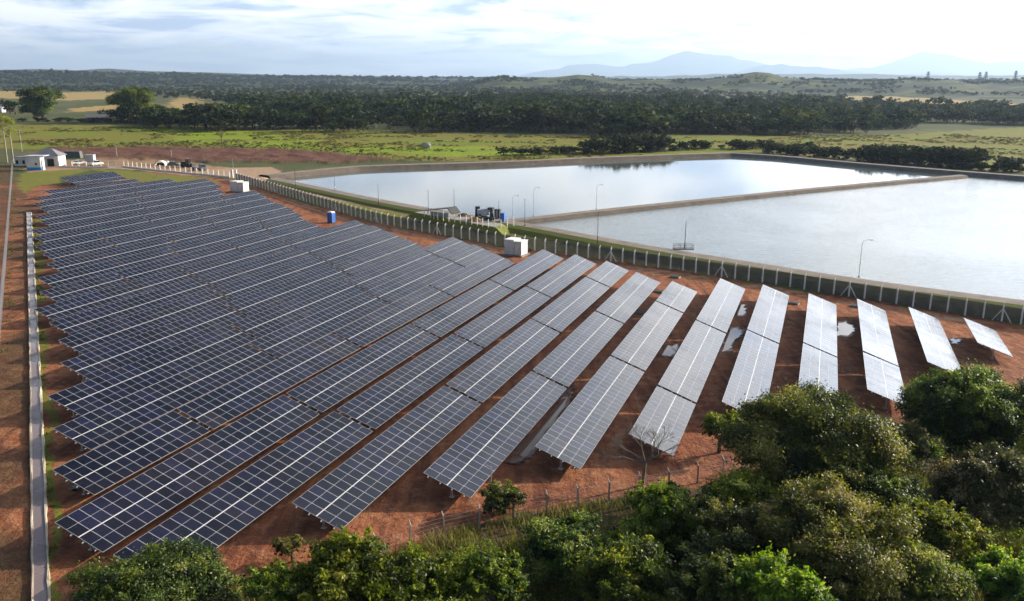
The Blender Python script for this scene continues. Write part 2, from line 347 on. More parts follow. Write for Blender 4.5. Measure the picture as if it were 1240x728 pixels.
def ribbon(name, pts, prof, mats, kind='structure', wob=0.0):
    """prof: list of (offset, z, material index of the strip that starts here)"""
    Q = smooth_line(pts); T = np.gradient(Q[:, :2], axis=0); T /= np.linalg.norm(T, axis=1)[:, None]; N = np.stack([-T[:, 1], T[:, 0]], -1)
    mb = MB(); n = len(prof)
    for k in range(len(Q)):
        for (o, z, _) in prof:
            w = (vnoise(np.array([Q[k, 0] + o]), np.array([Q[k, 1]]), 4, 5)[0] - .5) * wob
            mb.v.append((Q[k, 0] + N[k, 0] * (o + w), Q[k, 1] + N[k, 1] * (o + w), z))
    for k in range(len(Q) - 1):
        for j in range(n - 1):
            mb.f.append((k * n + j + 1, k * n + j, (k + 1) * n + j, (k + 1) * n + j + 1)); mb.m.append(prof[j][2])
    return tag(mb.build(name, mats), kind=kind)
# the water lies to the left of NEAR when walking it away from the tip
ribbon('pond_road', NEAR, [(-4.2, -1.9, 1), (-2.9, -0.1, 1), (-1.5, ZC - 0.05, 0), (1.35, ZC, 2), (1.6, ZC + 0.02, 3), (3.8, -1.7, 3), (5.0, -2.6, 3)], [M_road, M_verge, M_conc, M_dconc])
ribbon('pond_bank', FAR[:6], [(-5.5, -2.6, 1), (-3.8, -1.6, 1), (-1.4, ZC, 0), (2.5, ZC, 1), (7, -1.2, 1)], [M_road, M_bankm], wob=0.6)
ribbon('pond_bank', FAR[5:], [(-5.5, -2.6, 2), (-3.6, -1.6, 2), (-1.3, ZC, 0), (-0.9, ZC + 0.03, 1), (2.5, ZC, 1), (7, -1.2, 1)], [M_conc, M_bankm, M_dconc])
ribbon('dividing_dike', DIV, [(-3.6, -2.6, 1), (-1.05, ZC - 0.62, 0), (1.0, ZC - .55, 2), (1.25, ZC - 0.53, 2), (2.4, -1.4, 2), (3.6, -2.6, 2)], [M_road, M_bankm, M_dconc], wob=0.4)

# ------------------------------------------------------------------ hills and far mountains
def ridge(name, prof, D, thick, z0, m, px0=-500, px1=1800, seed=1, rough=1.0, jag=0.5):
    xs = np.linspace(px0, px1, 720); ys = np.interp(xs, [p[0] for p in prof], [p[1] for p in prof])
    for sc_, am in ((34, 1.0), (13, .5), (5, .25)): ys = ys + (vnoise(xs, xs * 0 + seed, sc_, seed) - .5) * 2 * am * jag
    crest = []
    for x, y in zip(xs, ys):
        r = ray(x, y); k = D / math.hypot(r[0], r[1]); crest.append((r[0] * k, r[1] * k, CAMZ + r[2] * k))
    C = np.array(crest); rows = []
    prof_t = [(-1.0, 0.0), (-0.75, 0.16), (-0.5, 0.42), (-0.3, 0.66), (-0.15, 0.86), (0, 1.0), (0.3, 0.8), (0.7, 0.3), (1.0, 0.0)]
    for (tt, hh) in prof_t:
        s_ = 1 + tt * thick / D
        nz = (vnoise(C[:, 0] + tt * thick, C[:, 1], thick * 0.35, seed) - .5) * 0.5 * rough * (4 * hh * (1 - hh)) + (vnoise(C[:, 0] + tt * thick, C[:, 1], thick * 0.12, seed + 3) - .5) * 0.25 * rough * (4 * hh * (1 - hh))
        h = np.clip(hh + nz, 0, 1.02)
        rows.append(np.stack([C[:, 0] * s_, C[:, 1] * s_, z0 + (C[:, 2] - z0) * h], -1))
    V = np.array(rows); nr, nc = V.shape[:2]; i = (np.arange(nr - 1)[:, None] * nc + np.arange(nc - 1)[None, :])
    Fq = np.stack([i, i + 1, i + nc + 1, i + nc], -1).reshape(-1, 4)
    RIDGE.append(V); return tag(link(name, np_mesh(name, V.reshape(-1, 3), Fq, m, smooth=True)), kind='structure')
RIDGE = []
def hill_fn(a, b_, c_, s):
    def fn(t, b):
        g = t.node('ShaderNodeNewGeometry').outputs['Position']
        n = t.noise(g, s, 6, 0.65); n2 = t.noise(g, s * 5, 5, 0.65)
        c = t.mix(t.ramp(n, [(0.42, 0.0), (0.56, 1.0)]), a, b_); c = t.mix(t.ramp(n2, [(0.44, 0.0), (0.6, 0.8)]), c, c_)
        t.l.new(c, b.inputs['Base Color'])
    return fn
M_hill = mat('hill_pasture_and_wood', (0.1, 0.1, 0.03), 0.95, 0, 0.1, hill_fn((0.020, 0.036, 0.020), (0.100, 0.110, 0.030), (0.018, 0.028, 0.014), 0.006))
M_lhill = mat('far_wooded_hill', (0.03, 0.05, 0.03), 0.95, 0, 0.1, hill_fn((0.025, 0.040, 0.022), (0.060, 0.070, 0.030), (0.025, 0.040, 0.02), 0.003))
M_mount = mat('mountain_forest', (0.05, 0.07, 0.05), 0.95, 0, 0.1, hill_fn((0.05, 0.07, 0.05), (0.08, 0.09, 0.06), (0.05, 0.06, 0.04), 0.0006))
ridge('hills', [(-500, 110), (560, 104), (580, 99), (605, 93.5), (640, 96.5), (665, 94), (700, 90.5), (725, 92.5), (750, 99), (780, 97), (815, 96.5), (850, 97.5), (880, 94), (900, 89.5), (915, 87.5), (932, 88.5), (950, 94), (990, 97), (1030, 99.5), (1060, 99.5), (1100, 96.5), (1150, 97), (1185, 100), (1215, 97), (1260, 94), (1500, 90), (1800, 92)], 2350, 620, -3, M_hill, seed=11)
ridge('hills', [(-500, 82), (0, 84.5), (40, 83.5), (90, 85.5), (130, 83), (180, 86), (250, 88), (330, 90.5), (420, 92), (520, 93), (600, 93.5), (700, 97), (900, 98), (1800, 98)], 6200, 1500, -3, M_lhill, seed=21)
ridge('hills', [(-500, 90), (0, 90), (50, 88.5), (120, 91), (200, 92), (300, 95), (450, 96), (560, 97), (640, 99), (1800, 102)], 3800, 900, -3, M_lhill, seed=27)
ridge('mountains', [(-500, 96), (420, 95), (500, 92.5), (560, 95), (620, 93.5), (655, 87), (690, 81), (715, 78), (745, 79), (775, 75), (800, 72), (830, 62.5), (850, 63.5), (880, 69), (920, 77), (990, 84), (1060, 80), (1090, 72), (1120, 64.5), (1150, 66.5), (1175, 74), (1195, 78), (1222, 73.5), (1260, 77), (1400, 66), (1800, 78)], 34000, 7500, -3, M_mount, seed=31, rough=1.0, jag=2.4)
ridge('mountains', [(-500, 97), (500, 97), (570, 95.5), (630, 93.5), (690, 94.5), (745, 92), (800, 93), (860, 90), (930, 89), (1000, 91), (1060, 89.5), (1130, 92), (1200, 90.5), (1260, 91), (1800, 93)], 9500, 1900, -3, M_mount, seed=47, rough=1.0, jag=1.2)
ridge('mountains', [(-500, 97), (560, 97), (860, 93), (900, 86), (930, 79.5), (945, 78), (970, 81), (1010, 84), (1040, 88), (1080, 92), (1110, 88.5), (1150, 88), (1170, 92), (1190, 93), (1260, 88), (1800, 90)], 25000, 5200, -3, M_mount, seed=41, rough=1.0, jag=1.8)

# ------------------------------------------------------------------ solar tables
def glass_fn(t, b):
    o = t.node('ShaderNodeTexCoord').outputs['Object']
    tint = t.attr('tint'); rnd = t.node('ShaderNodeObjectInfo').outputs['Random']
    v = t.math('FRACT', t.math('ADD', tint, t.math('MULTIPLY', rnd, 3.7)))
    c = t.ramp(v, [(0.0, (0.0028, 0.0034, 0.008)), (0.6, (0.0045, 0.0055, 0.015)), (0.9, (0.007, 0.0085, 0.028)), (1.0, (0.014, 0.011, 0.015))])
    g = t.node('ShaderNodeNewGeometry').outputs['Position']
    t.l.new(t.ramp(t.math('ADD', t.noise(g, 0.12, 5, 0.65), t.math('MULTIPLY', v, 0.10)), [(0.38, 0.08), (0.72, 0.30)]), b.inputs['Roughness'])
    dust = t.math('MULTIPLY', t.ramp(t.noise(g, 0.06, 6, 0.7), [(0.45, 0.0), (0.68, 1.0)]), 0.016)
    t.l.new(t.mix(dust, c, (0.42, 0.24, 0.16)), b.inputs['Base Color'])
    b.inputs['IOR'].default_value = 1.5
M_glass = mat('dark_solar_glass', (0.010, 0.012, 0.026), 0.14, 0, 0.5, glass_fn)
M_alu = mat('anodised_aluminium', (0.42, 0.43, 0.45), 0.45, 0.2, 0.4)
M_capm = mat('bright_aluminium_strip', (0.56, 0.55, 0.53), 0.5, 0.1, 0.4)
M_line = mat('white_backsheet_line', (0.34, 0.35, 0.38), 0.4, 0, 0.5)
M_galv = worn('galvanised_steel', (0.50, 0.51, 0.52), (0.36, 0.37, 0.38), 3, 0.5, 0, 0.5)
ML, MW = 2.0, 1.0
def module_quads(mb, x, y, tx=0.0, ty=0.0):
    """one half-cut module lying in the table's plane, x across, y along its length, centred"""
    i0 = len(mb.v); fr = 0.017; hw, hl = MW / 2 - 0.006, ML / 2 - 0.004; th = 0.038
    # frame: four bars with a flat top and outer side
    a = [(x - hw, y - hl), (x + hw, y - hl), (x + hw, y + hl), (x - hw, y + hl)]; i_ = [(x - hw + fr, y - hl + fr), (x + hw - fr, y - hl + fr), (x + hw - fr, y + hl - fr), (x - hw + fr, y + hl - fr)]
    for k in range(4):
        k2 = (k + 1) % 4
        mb.quad((*a[k], 0), (*a[k2], 0), (*i_[k2], 0), (*i_[k], 0), 1)
        mb.quad((*a[k2], 0), (*a[k], 0), (*a[k], -th), (*a[k2], -th), 1)
    mb.quad((*i_[0], -0.003), (*i_[1], -0.003), (*i_[2], -0.003), (*i_[3], -0.003), 0)
    mb.quad((i_[0][0], y - 0.012, -0.0015), (i_[1][0], y - 0.012, -0.0015), (i_[1][0], y + 0.012, -0.0015), (i_[0][0], y + 0.012, -0.0015), 2)
    mb.quad((*a[3], -th), (*a[2], -th), (*a[1], -th), (*a[0], -th), 2)
    for q in range(i0, len(mb.v)): vx, vy, vz = mb.v[q]; mb.v[q] = (vx, vy, vz + (vx - x) * tx + (vy - y) * ty)
def tinted(mb, name, per):
    me = mb.mesh(name, [M_glass, M_alu, M_line]); rng = np.random.default_rng(len(mb.f))
    a = me.attributes.new('tint', 'FLOAT', 'FACE'); a.data.foreach_set('value', np.repeat(rng.random(len(mb.f) // per), per).astype(np.float32)); return me
PER = 11
mb = MB(); module_quads(mb, 0, 0); ME_mod = tinted(mb, 'solar_module', PER)
HALFGAP = 0.02
def array_mesh(cols):
    mb = MB(); rr = random.Random(cols)
    for c in range(cols):
        for s in (-1, 1): module_quads(mb, (c + .5) * MW, s * (ML / 2 + HALFGAP), rr.gauss(0, .0035), rr.gauss(0, .0030))
    return tinted(mb, 'panel_array', PER)
ARR = {}
def rail_mesh(L):
    mb = MB(); mb.box((L / 2, 0, 0), (L + 0.36, 0.06, 0.08)); return mb.mesh('rail', M_galv)
def cap_mesh(L):
    mb = MB(); mb.box((L / 2, 0, 0), (L + 0.05, 0.05, 0.012)); return mb.mesh('cap_strip', M_capm)
CZ = 0.7 + 2.02 * math.sin(TILT)
def post_mesh():
    mb = MB(); h = CZ - 0.16 + 0.6; mb.box((0, 0, h / 2 - 0.6), (0.09, 0.15, h)); mb.box((0, 0, 0.03), (0.34, 0.34, 0.06)); return mb.mesh('post', M_galv)
def rafter_mesh():
    mb = MB(); mb.box((0, 0, 0), (0.07, 3.5, 0.11)); return mb.mesh('rafter', M_galv)
ME_post, ME_raf = post_mesh(), rafter_mesh(); RAILS, CAPS = {}, {}
ROWD = [18.4, 12.16, 5.74, -0.62, -7.12, -13.51, -20.0, -26.25, -32.65, -38.93, -45.38, -51.95, -58.3, -64.82, -71.5, -78.08, -84.72, -91.31, -98.28, -105.22, -112.33, -119.14, -125.91, -132.77, -139.6, -146.95, -153.4, -161.65, -168.86, -177.08, -185.13, -199.3, -205.3]
ROWS = [(120.9, [12], 109.0), (124.3, [26], 98.7), (126.4, [26, 13], 86.8), (127.2, [26, 26], 75.0), (130.4, [26, 26], 77.9), (132.2, [26, 26, 13], 67.1), (127.3, [13, 26, 26], 61.8), (131.4, [26, 26, 26], 54.1), (138.2, [13, 26, 26, 26], 46.5),
        (141.4, [26] * 4, 36.8), (143.6, [26] * 4, 38.5), (136.6, [26, 26, 26, 13], 44.5), (143.1, [13, 26, 26, 26], 50.6), (148.6, [13, 26, 26, 26], 56.1), (142.8, [26] * 3, 63.9), (148.5, [26] * 3, 69.9), (154.3, [26] * 3, 74.9), (158.8, [26] * 3, 78.8),
        (152.5, [26, 26, 13], 86), (158.2, [13, 26, 26], 92.1), (166.0, [13, 26, 26], 100.3), (172.7, [26, 26, 13], 105.9), (177.9, [26, 26, 13], 110.6), (184.0, [13, 26, 26], 116.7), (191.2, [14, 26, 26], 122.3), (184.9, [26, 26], 131.1), (192.6, [26, 26], 135.9), (202.3, [26, 26], 144.5), (208.6, [26, 26], 149.5), (203.3, [13, 26], 157.7), (198.7, [26], 167.4), (207.0, [17], 188.5), (211.7, [17], 191.8)]
ORD = ['', 'first', 'second', 'third', 'fourth', 'fifth', 'sixth', 'seventh', 'eighth', 'ninth', 'tenth', 'eleventh', 'twelfth', 'thirteenth', 'fourteenth', 'fifteenth', 'sixteenth', 'seventeenth', 'eighteenth', 'nineteenth', 'twentieth']
NUM = ['', 'one', 'two', 'three', 'four']
rng = random.Random(5)
ALPHA = math.atan2(UV_[1], UV_[0])
def row_name(i):
    if i == 0: return 'the short rightmost row'
    if i == 32: return 'the hindmost row'
    if i <= 15: return '%s row from the right' % ORD[i + 1]
    return '%s row from the back' % ORD[33 - i]
def table(i, u0, cols, sc, pos, n):
    L = cols * MW; dc = ROWD[i] + 2.02 * math.cos(TILT)
    p = UV_ * u0 + WV_ * dc; z = GD * ROWD[i] + GU * u0
    size = 'full length' if cols == 26 else 'short'
    which = 'alone' if n == 1 else ('nearest of %s' % NUM[n] if pos == n else ('farthest of %s' % NUM[n] if pos == 1 else '%s from the far end' % ORD[pos]))
    lab = '%s solar table, %s in %s' % (size, which, row_name(i))
    t = thing('solar_table', lab, 'solar table', (p[0], p[1], z), 0, 'solar tables in rows on the red soil')
    t.rotation_euler = (0, -math.atan(GU), ALPHA); t.scale = (sc, 1, 1)
    dist = math.hypot(p[0] + UV_[0] * L / 2, p[1] + UV_[1] * L / 2)
    jt = TILT + R(rng.gauss(0, .38))
    ct, st_ = math.cos(jt), math.sin(jt)
    def inplane(o, x, y, h): o.location = (x, y * ct - h * st_, CZ + y * st_ + h * ct); o.rotation_euler = (jt, 0, 0); return o
    if dist < 112 and i < 13:
        for c in range(cols):
            for s in (-1, 1):
                o = inplane(link('solar_module', ME_mod, t), (c + .5) * MW, s * (ML / 2 + HALFGAP), 0)
                o.rotation_euler = (jt + R(rng.gauss(0, .17)), R(rng.gauss(0, .2)), 0)
    else:
        if cols not in ARR: ARR[cols] = array_mesh(cols)
        inplane(link('panel_array', ARR[cols], t), 0, 0, 0)
    if cols not in RAILS: RAILS[cols] = rail_mesh(L); CAPS[cols] = cap_mesh(L)
    inplane(link('cap_strip', CAPS[cols], t), 0, 0, 0.004)
    for y in (-1.55, -0.5, 0.5, 1.55): inplane(link('rail', RAILS[cols], t), 0, y, -0.085)
    npst = max(3, int(L / 4.4)); ps = [0.9 + (L - 1.8) * k / (npst - 1) for k in range(npst)]
    for x in ps:
        link('post', ME_post, t, (x, 0, 0)); inplane(link('rafter', ME_raf, t), x, 0, -0.185)
for i, (uf, cl, un) in enumerate(ROWS):
    tot = sum(cl) * MW; gaps = 0.5 * (len(cl) - 1); sc = (uf - un - gaps) / tot; u = uf
    for k, c in enumerate(cl):
        u -= c * sc; table(i, u, c, sc, k + 1, len(cl)); u -= 0.5

# ------------------------------------------------------------------ foliage
def leaf_fn(stops, trans):
    def fn(t, b):
        c = t.ramp(t.attr('tint'), stops)
        rnd = t.node('ShaderNodeObjectInfo').outputs['Random']
        hs = t.node('ShaderNodeHueSaturation'); t.l.new(c, hs.inputs['Color'])
        t.l.new(t.math('MULTIPLY_ADD', rnd, 0.05, 0.475), hs.inputs['Hue']); t.l.new(t.math('MULTIPLY_ADD', rnd, 0.45, 0.85), hs.inputs['Value'])
        c = hs.outputs[0]; t.l.new(c, b.inputs['Base Color'])
        tr = t.node('ShaderNodeBsdfTranslucent'); c2 = t.mix(1.0, c, (1.5, 1.55, 0.55), 'MULTIPLY'); t.l.new(c2, tr.inputs[0])
        mx = t.node('ShaderNodeMixShader'); mx.inputs[0].default_value = trans; t.l.new(b.outputs[0], mx.inputs[1]); t.l.new(tr.outputs[0], mx.inputs[2])
        t.l.new(mx.outputs[0], t.n['Material Output'].inputs[0])
    return fn
def leaf_mat(name, stops, trans=0.35, rough=0.5, spec=0.35): return mat(name, stops[0][1], rough, 0, spec, leaf_fn(stops, trans))
ML_dark = leaf_mat('dark_olive_leaves', [(0.0, (0.018, 0.030, 0.010)), (0.45, (0.056, 0.082, 0.016)), (0.8, (0.135, 0.165, 0.026)), (1.0, (0.28, 0.27, 0.08))], 0.40)  # palest stops of the foreground leaf ramps paint in sunlit highlights
ML_mid = leaf_mat('mid_green_leaves', [(0.0, (0.022, 0.040, 0.008)), (0.45, (0.072, 0.122, 0.012)), (0.8, (0.170, 0.225, 0.018)), (1.0, (0.30, 0.31, 0.05))], 0.45)
ML_lime = leaf_mat('bright_green_leaves', [(0.0, (0.040, 0.066, 0.006)), (0.5, (0.090, 0.145, 0.008)), (0.85, (0.185, 0.250, 0.012)), (1.0, (0.30, 0.32, 0.05))], 0.42)
ML_brown = leaf_mat('brownish_green_leaves', [(0.0, (0.030, 0.038, 0.014)), (0.45, (0.070, 0.080, 0.026)), (0.8, (0.150, 0.130, 0.050)), (1.0, (0.27, 0.21, 0.13))], 0.36)
ML_olive = leaf_mat('olive_scrub_leaves', [(0.0, (0.028, 0.038, 0.011)), (0.40, (0.088, 0.116, 0.024)), (0.7, (0.165, 0.195, 0.034)), (0.9, (0.26, 0.26, 0.05)), (1.0, (0.33, 0.28, 0.14))], 0.42)
ML_forest = leaf_mat('forest_canopy_leaves', [(0.0, (0.011, 0.019, 0.007)), (0.55, (0.026, 0.038, 0.011)), (0.85, (0.058, 0.066, 0.018)), (1.0, (0.11, 0.11, 0.03))], 0.18, 0.75, 0.15)
ML_yel = leaf_mat('yellow_green_leaves', [(0.0, (0.10, 0.13, 0.02)), (0.5, (0.20, 0.21, 0.03)), (1.0, (0.30, 0.27, 0.06))], 0.4)
ML_grass = leaf_mat('dry_green_grass_blades', [(0.0, (0.045, 0.060, 0.014)), (0.5, (0.095, 0.100, 0.028)), (0.85, (0.18, 0.15, 0.06)), (1.0, (0.27, 0.21, 0.10))], 0.35, 0.7, 0.2)
M_bark = worn('grey_brown_bark', (0.13, 0.095, 0.065), (0.07, 0.052, 0.038), 5, 0.9, 0.6)
M_dry = worn('dry_grey_bark', (0.20, 0.17, 0.14), (0.12, 0.10, 0.085), 6, 0.9, 0.4)
M_pale = worn('pale_bark', (0.42, 0.38, 0.33), (0.26, 0.22, 0.18), 6, 0.9, 0.4)

def unit(a): return a / np.maximum(np.linalg.norm(a, axis=-1, keepdims=True), 1e-9)
def leaves(rng, P, Nrm, size, asp=0.5, curl=0.25):
    """rhombic leaf faces"""
    n = len(P); t = unit(np.cross(Nrm, unit(rng.normal(size=(n, 3))))); b = np.cross(Nrm, t)
    s = size * rng.uniform(0.65, 1.35, n)[:, None]
    a0 = P - t * s * 0.5; a1 = P + b * s * asp * 0.5 + Nrm * s * curl * 0.3; a2 = P + t * s * 0.5 - Nrm * s * curl * 0.4; a3 = P - b * s * asp * 0.5 + Nrm * s * curl * 0.3
    V = np.stack([a0, a1, a2, a3], 1).reshape(-1, 3); return V, np.arange(n * 4).reshape(n, 4)
def crown_pts(rng, clumps, dens, spread=0.62, sub=0):
    """leaf points on the outer shells of the clumps; clumps: (x,y,z,r); sub: each clump made of that many smaller sprays"""
    Ps, Ns, Ts = [], [], []
    for (x, y, z, r) in clumps:
        n = max(6, int(dens * r * r)); lump = lambda d: 1 + 0.34 * np.sin(d[:, 0] * 5 + x * 3) * np.sin(d[:, 1] * 5 + y * 3) * np.cos(d[:, 2] * 4 + z)
        sq = np.array([1, 1, 0.82]); base = rng.uniform(0.0, 0.85)
        if sub:
            m = max(5, int(sub * rng.uniform(.7, 1.3))); dc = unit(rng.normal(size=(m, 3))); dc[:, 2] = np.where(dc[:, 2] < -0.3, -dc[:, 2], dc[:, 2])
            c = dc * sq * (r * rng.uniform(.55, 1.2, m) * lump(dc))[:, None]; k = rng.integers(0, m, n); sr = r * rng.uniform(.16, .36, m)
            o = rng.normal(size=(n, 3)) * np.array([1, 1, .6]) * sr[k][:, None] * .75; o += dc[k] * (np.abs(rng.normal(size=n)) * sr[k] * .5)[:, None]
            P = np.array([x, y, z]) + c[k] + o; d = unit(dc[k] + o * .6 / r); tb = np.clip(base + rng.normal(0, .24, m), 0, 1)[k]
            up = np.clip(o[:, 2] / (sr[k] + 1e-6), -1, 1) * .06
            Ps.append(P); Ns.append(unit(d * 0.6 + rng.normal(size=(n, 3)) * 0.6 + np.array([0, 0, 0.45]))); Ts.append(np.clip(tb + up + rng.normal(0, 0.14, n), 0, 1)); continue
        d = unit(rng.normal(size=(n, 3))); d[:, 2] = np.where(d[:, 2] < -0.35, -d[:, 2], d[:, 2])
        rr = r * (1 - spread * rng.random(n) ** 1.6); Ps.append(np.array([x, y, z]) + d * sq * (rr * lump(d))[:, None])
        Ns.append(unit(d * 0.8 + rng.normal(size=(n, 3)) * 0.55 + np.array([0, 0, 0.35]))); Ts.append(np.clip(base + rng.normal(0, 0.22, n), 0, 1))
    return np.concatenate(Ps), np.concatenate(Ns), np.concatenate(Ts)
def rand_clumps(rng, rx, rz, n, zc, rmin=0.22, rmax=0.42, flat=0.0):
    out = []
    for k in range(n):
        d = unit(rng.normal(size=3)); q = rng.random() ** 0.45 * 0.78
        z = d[2] * rz * q; z = abs(z) * (1 - flat) if (z < 0 and rng.random() < .45) else z
        r = rx * rng.uniform(rmin, rmax); out.append((d[0] * rx * q, d[1] * rx * q, zc + z, min(r, rz * 0.75)))
    return out
def limbs_mesh(rng, clumps, h0, r0, m, name='trunk', k=9, lean=0.0):
    mb = MB(); fork = (lean, 0.1 * lean, h0); mb.path([(0, 0, -0.4), (lean * 0.4 + 0.06, 0.05, h0 * 0.55), fork], [r0 * 1.25, r0, r0 * 0.8], 8)
    for c in sorted(clumps, key=lambda c: -c[3])[:k]:
        mid = tuple(fork[j] * 0.5 + c[j] * 0.5 + rng.uniform(-.25, .25) for j in range(3)); mb.path([fork, mid, c[:3]], [r0 * 0.6, r0 * 0.38, r0 * 0.12], 6)
    return mb.mesh(name, m)
def tree(name, label, cat, loc, rx, rz, zc, seed, lmat, dens=900, leaf=0.22, ncl=26, group=None, bark=None, trunk_r=None, h0=None, sprigs=0, rmin=0.12, rmax=0.36, asp=0.5, extra=None, sub=0):
    r = np.random.default_rng(seed); cl = rand_clumps(r, rx, rz, ncl, zc, rmin, rmax)
    if extra: cl += extra
    P, N, T = crown_pts(r, cl, dens, sub=sub)
    if sprigs:                                     # loose shoots that stick out of the crown
        for k in range(sprigs):
            c = cl[r.integers(len(cl))]; d = unit(np.array([r.normal() * .6, r.normal() * .6, abs(r.normal()) + .5])); n = 26
            tt = r.random(n); q = np.array(c[:3]) + d * (c[3] * 0.85 + tt[:, None] * rx * 0.22) + r.normal(0, 0.07, (n, 3)); P = np.concatenate([P, q]); N = np.concatenate([N, unit(r.normal(size=(n, 3)) + d)]); T = np.concatenate([T, np.clip(0.75 + r.normal(0, .15, n), 0, 1)])
    keep = P[:, 2] > 0.05; P, N, T = P[keep], N[keep], T[keep]
    V, Fq = leaves(r, P, N, leaf, asp)
    t = thing(name, label, cat, loc, 0, group)
    link('crown', np_mesh('crown', V, Fq, lmat, [('tint', 'FACE', T)]), t)
    link('trunk', limbs_mesh(r, cl, h0 or max(0.4, zc - rz * 0.7), trunk_r or 0.045 * rx + 0.05, bark or M_bark), t)
    return t

# ------------------------------------------------------------------ foreground trees and shrubs
def ft(px, py, Y): p = atY(px, py, Y); return (p[0], p[1], float(gz(p[0], p[1]))), p[2] - float(gz(p[0], p[1]))
FT = [  # name, label, category, px, py of crown centre, distance, rx, rz, material, leaf, dens, clumps, sprigs
 ('olive_shrub', 'wide olive shrub with small leaves in the bottom left corner beside the channel end', 'shrub', 195, 736, 44, 5.2, 2.2, ML_dark, .17, 1900, 34, 10),
 ('leafy_tree', 'bright green glossy tree in the bottom left before the red bank', 'tree', 432, 714, 44, 4.1, 3.2, ML_lime, .25, 1500, 34, 14),
 ('leafy_bush', 'low green bush hugging the left side of the bright green tree', 'bush', 345, 722, 43.5, 3.0, 2.3, ML_lime, .2, 1500, 14, 8),
 ('leafy_bush', 'bright green bush hugging the right side of the bright green tree', 'bush', 508, 724, 43.5, 3.9, 2.4, ML_lime, .22, 1400, 18, 10),
 ('broadleaf_tree', 'tree with lime green top standing at the wire fence below the bare tree', 'tree', 805, 640, 51, 3.9, 3.3, ML_mid, .22, 1500, 26, 30),
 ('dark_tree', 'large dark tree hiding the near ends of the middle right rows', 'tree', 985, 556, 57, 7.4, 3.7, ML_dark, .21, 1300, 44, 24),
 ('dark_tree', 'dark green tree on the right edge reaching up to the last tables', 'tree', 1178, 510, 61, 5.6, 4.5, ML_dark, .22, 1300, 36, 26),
 ('pale_leaf_tree', 'small pale leaved tree between the two dark trees on the right', 'tree', 1085, 545, 58, 2.6, 2.6, ML_brown, .22, 1400, 16, 12),
 ('brown_tree', 'brownish tree against the right edge below the dark tree', 'tree', 1200, 605, 52, 5.0, 3.4, ML_brown, .2, 1500, 32, 12),
 ('scrub_tree', 'broad grey brown scrub tree filling the bottom right', 'tree', 1010, 668, 45, 5.6, 3.7, ML_olive, .17, 1900, 44, 26),
 ('yellow_green_bush', 'yellow green bush on the slope between scrub tree and brownish tree', 'bush', 1125, 640, 47.5, 3.3, 2.2, ML_mid, .2, 1600, 20, 16),
 ('scrub_tree', 'dense scrub tree at the bottom edge right of centre', 'tree', 1110, 712, 42.5, 3.7, 2.5, ML_olive, .17, 1800, 26, 10),
 ('round_leaf_bush', 'light green round leaved bush at the bottom edge before the scrub tree', 'bush', 950, 722, 40, 3.3, 2.2, ML_lime, .24, 1100, 20, 18),
 ('leafy_bush', 'yellow green bush in the bottom right corner', 'bush', 1215, 712, 43, 2.8, 2.1, ML_mid, .22, 1400, 16, 10),
 ('dark_shrub', 'dark shrub in deep shade below the lime topped tree', 'shrub', 760, 705, 44, 3.9, 2.7, ML_mid, .19, 1500, 24, 6),
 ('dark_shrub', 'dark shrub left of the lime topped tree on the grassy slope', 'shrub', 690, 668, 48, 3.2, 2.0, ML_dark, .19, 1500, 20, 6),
 ('dark_shrub', 'dark round bush with lit left rim on the grassy slope', 'shrub', 604, 706, 43.8, 2.7, 2.3, ML_mid, .19, 1500, 14, 6),
 ('dark_shrub', 'dark shrub at the bottom edge between grassy slope and scrub tree', 'shrub', 850, 722, 41, 3.2, 2.4, ML_dark, .18, 1500, 20, 4),
 ('fence_bush', 'scraggly bush by the leaning pole at the near end of the fence', 'bush', 610, 616, 57.6, 2.3, 1.5, ML_dark, .2, 900, 14, 10),
 ('weed_clump', 'grey green weed clump on the red soil behind the bright tree', 'weeds', 352, 664, 50.5, 1.25, 0.75, ML_grass, .26, 420, 7, 18),
 ('dark_shrub', 'dark shrub in the gap under the large dark tree', 'shrub', 905, 610, 52, 3.4, 2.0, ML_mid, .2, 1500, 18, 6),
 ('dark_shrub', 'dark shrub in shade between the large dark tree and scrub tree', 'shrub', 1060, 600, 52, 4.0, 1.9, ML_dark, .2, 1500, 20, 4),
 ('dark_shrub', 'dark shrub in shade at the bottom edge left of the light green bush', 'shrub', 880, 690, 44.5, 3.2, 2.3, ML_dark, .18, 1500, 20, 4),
 ('dark_shrub', 'dark shrub right of the lime topped tree under the scrub tree', 'shrub', 868, 640, 48.5, 2.8, 1.9, ML_dark, .18, 1500, 18, 4),
 ('small_bush', 'low bush with reddish leaves beneath the pale leaved tree', 'bush', 1112, 512, 69, 1.8, 1.6, ML_brown, .2, 900, 9, 6),
 ('small_bush', 'small green bush at the soil edge right of the bare tree', 'bush', 872, 520, 69, 2.4, 1.7, ML_mid, .2, 900, 12, 12),
]
for k, (nm, lab, cat, px, py, Y, rx, rz, lm, leaf, dens, ncl, spr) in enumerate(FT):
    loc, zc = ft(px, py, Y); zc = max(zc, rz * 0.55)
    tree(nm, lab, cat, loc, rx * .88, rz * .84, zc, 100 + k, lm, dens * 1.25, leaf, int(ncl * 1.7), 'trees and bushes in the foreground', sprigs=spr * 3, sub=15)

def pix(X, Y, Z):
    c, s = math.cos(PITCH), math.sin(PITCH); zr = Z - CAMZ; zc = Y * c - zr * s; yc = Y * s + zr * c
    return CX + F * X / zc, CY - F * yc / zc

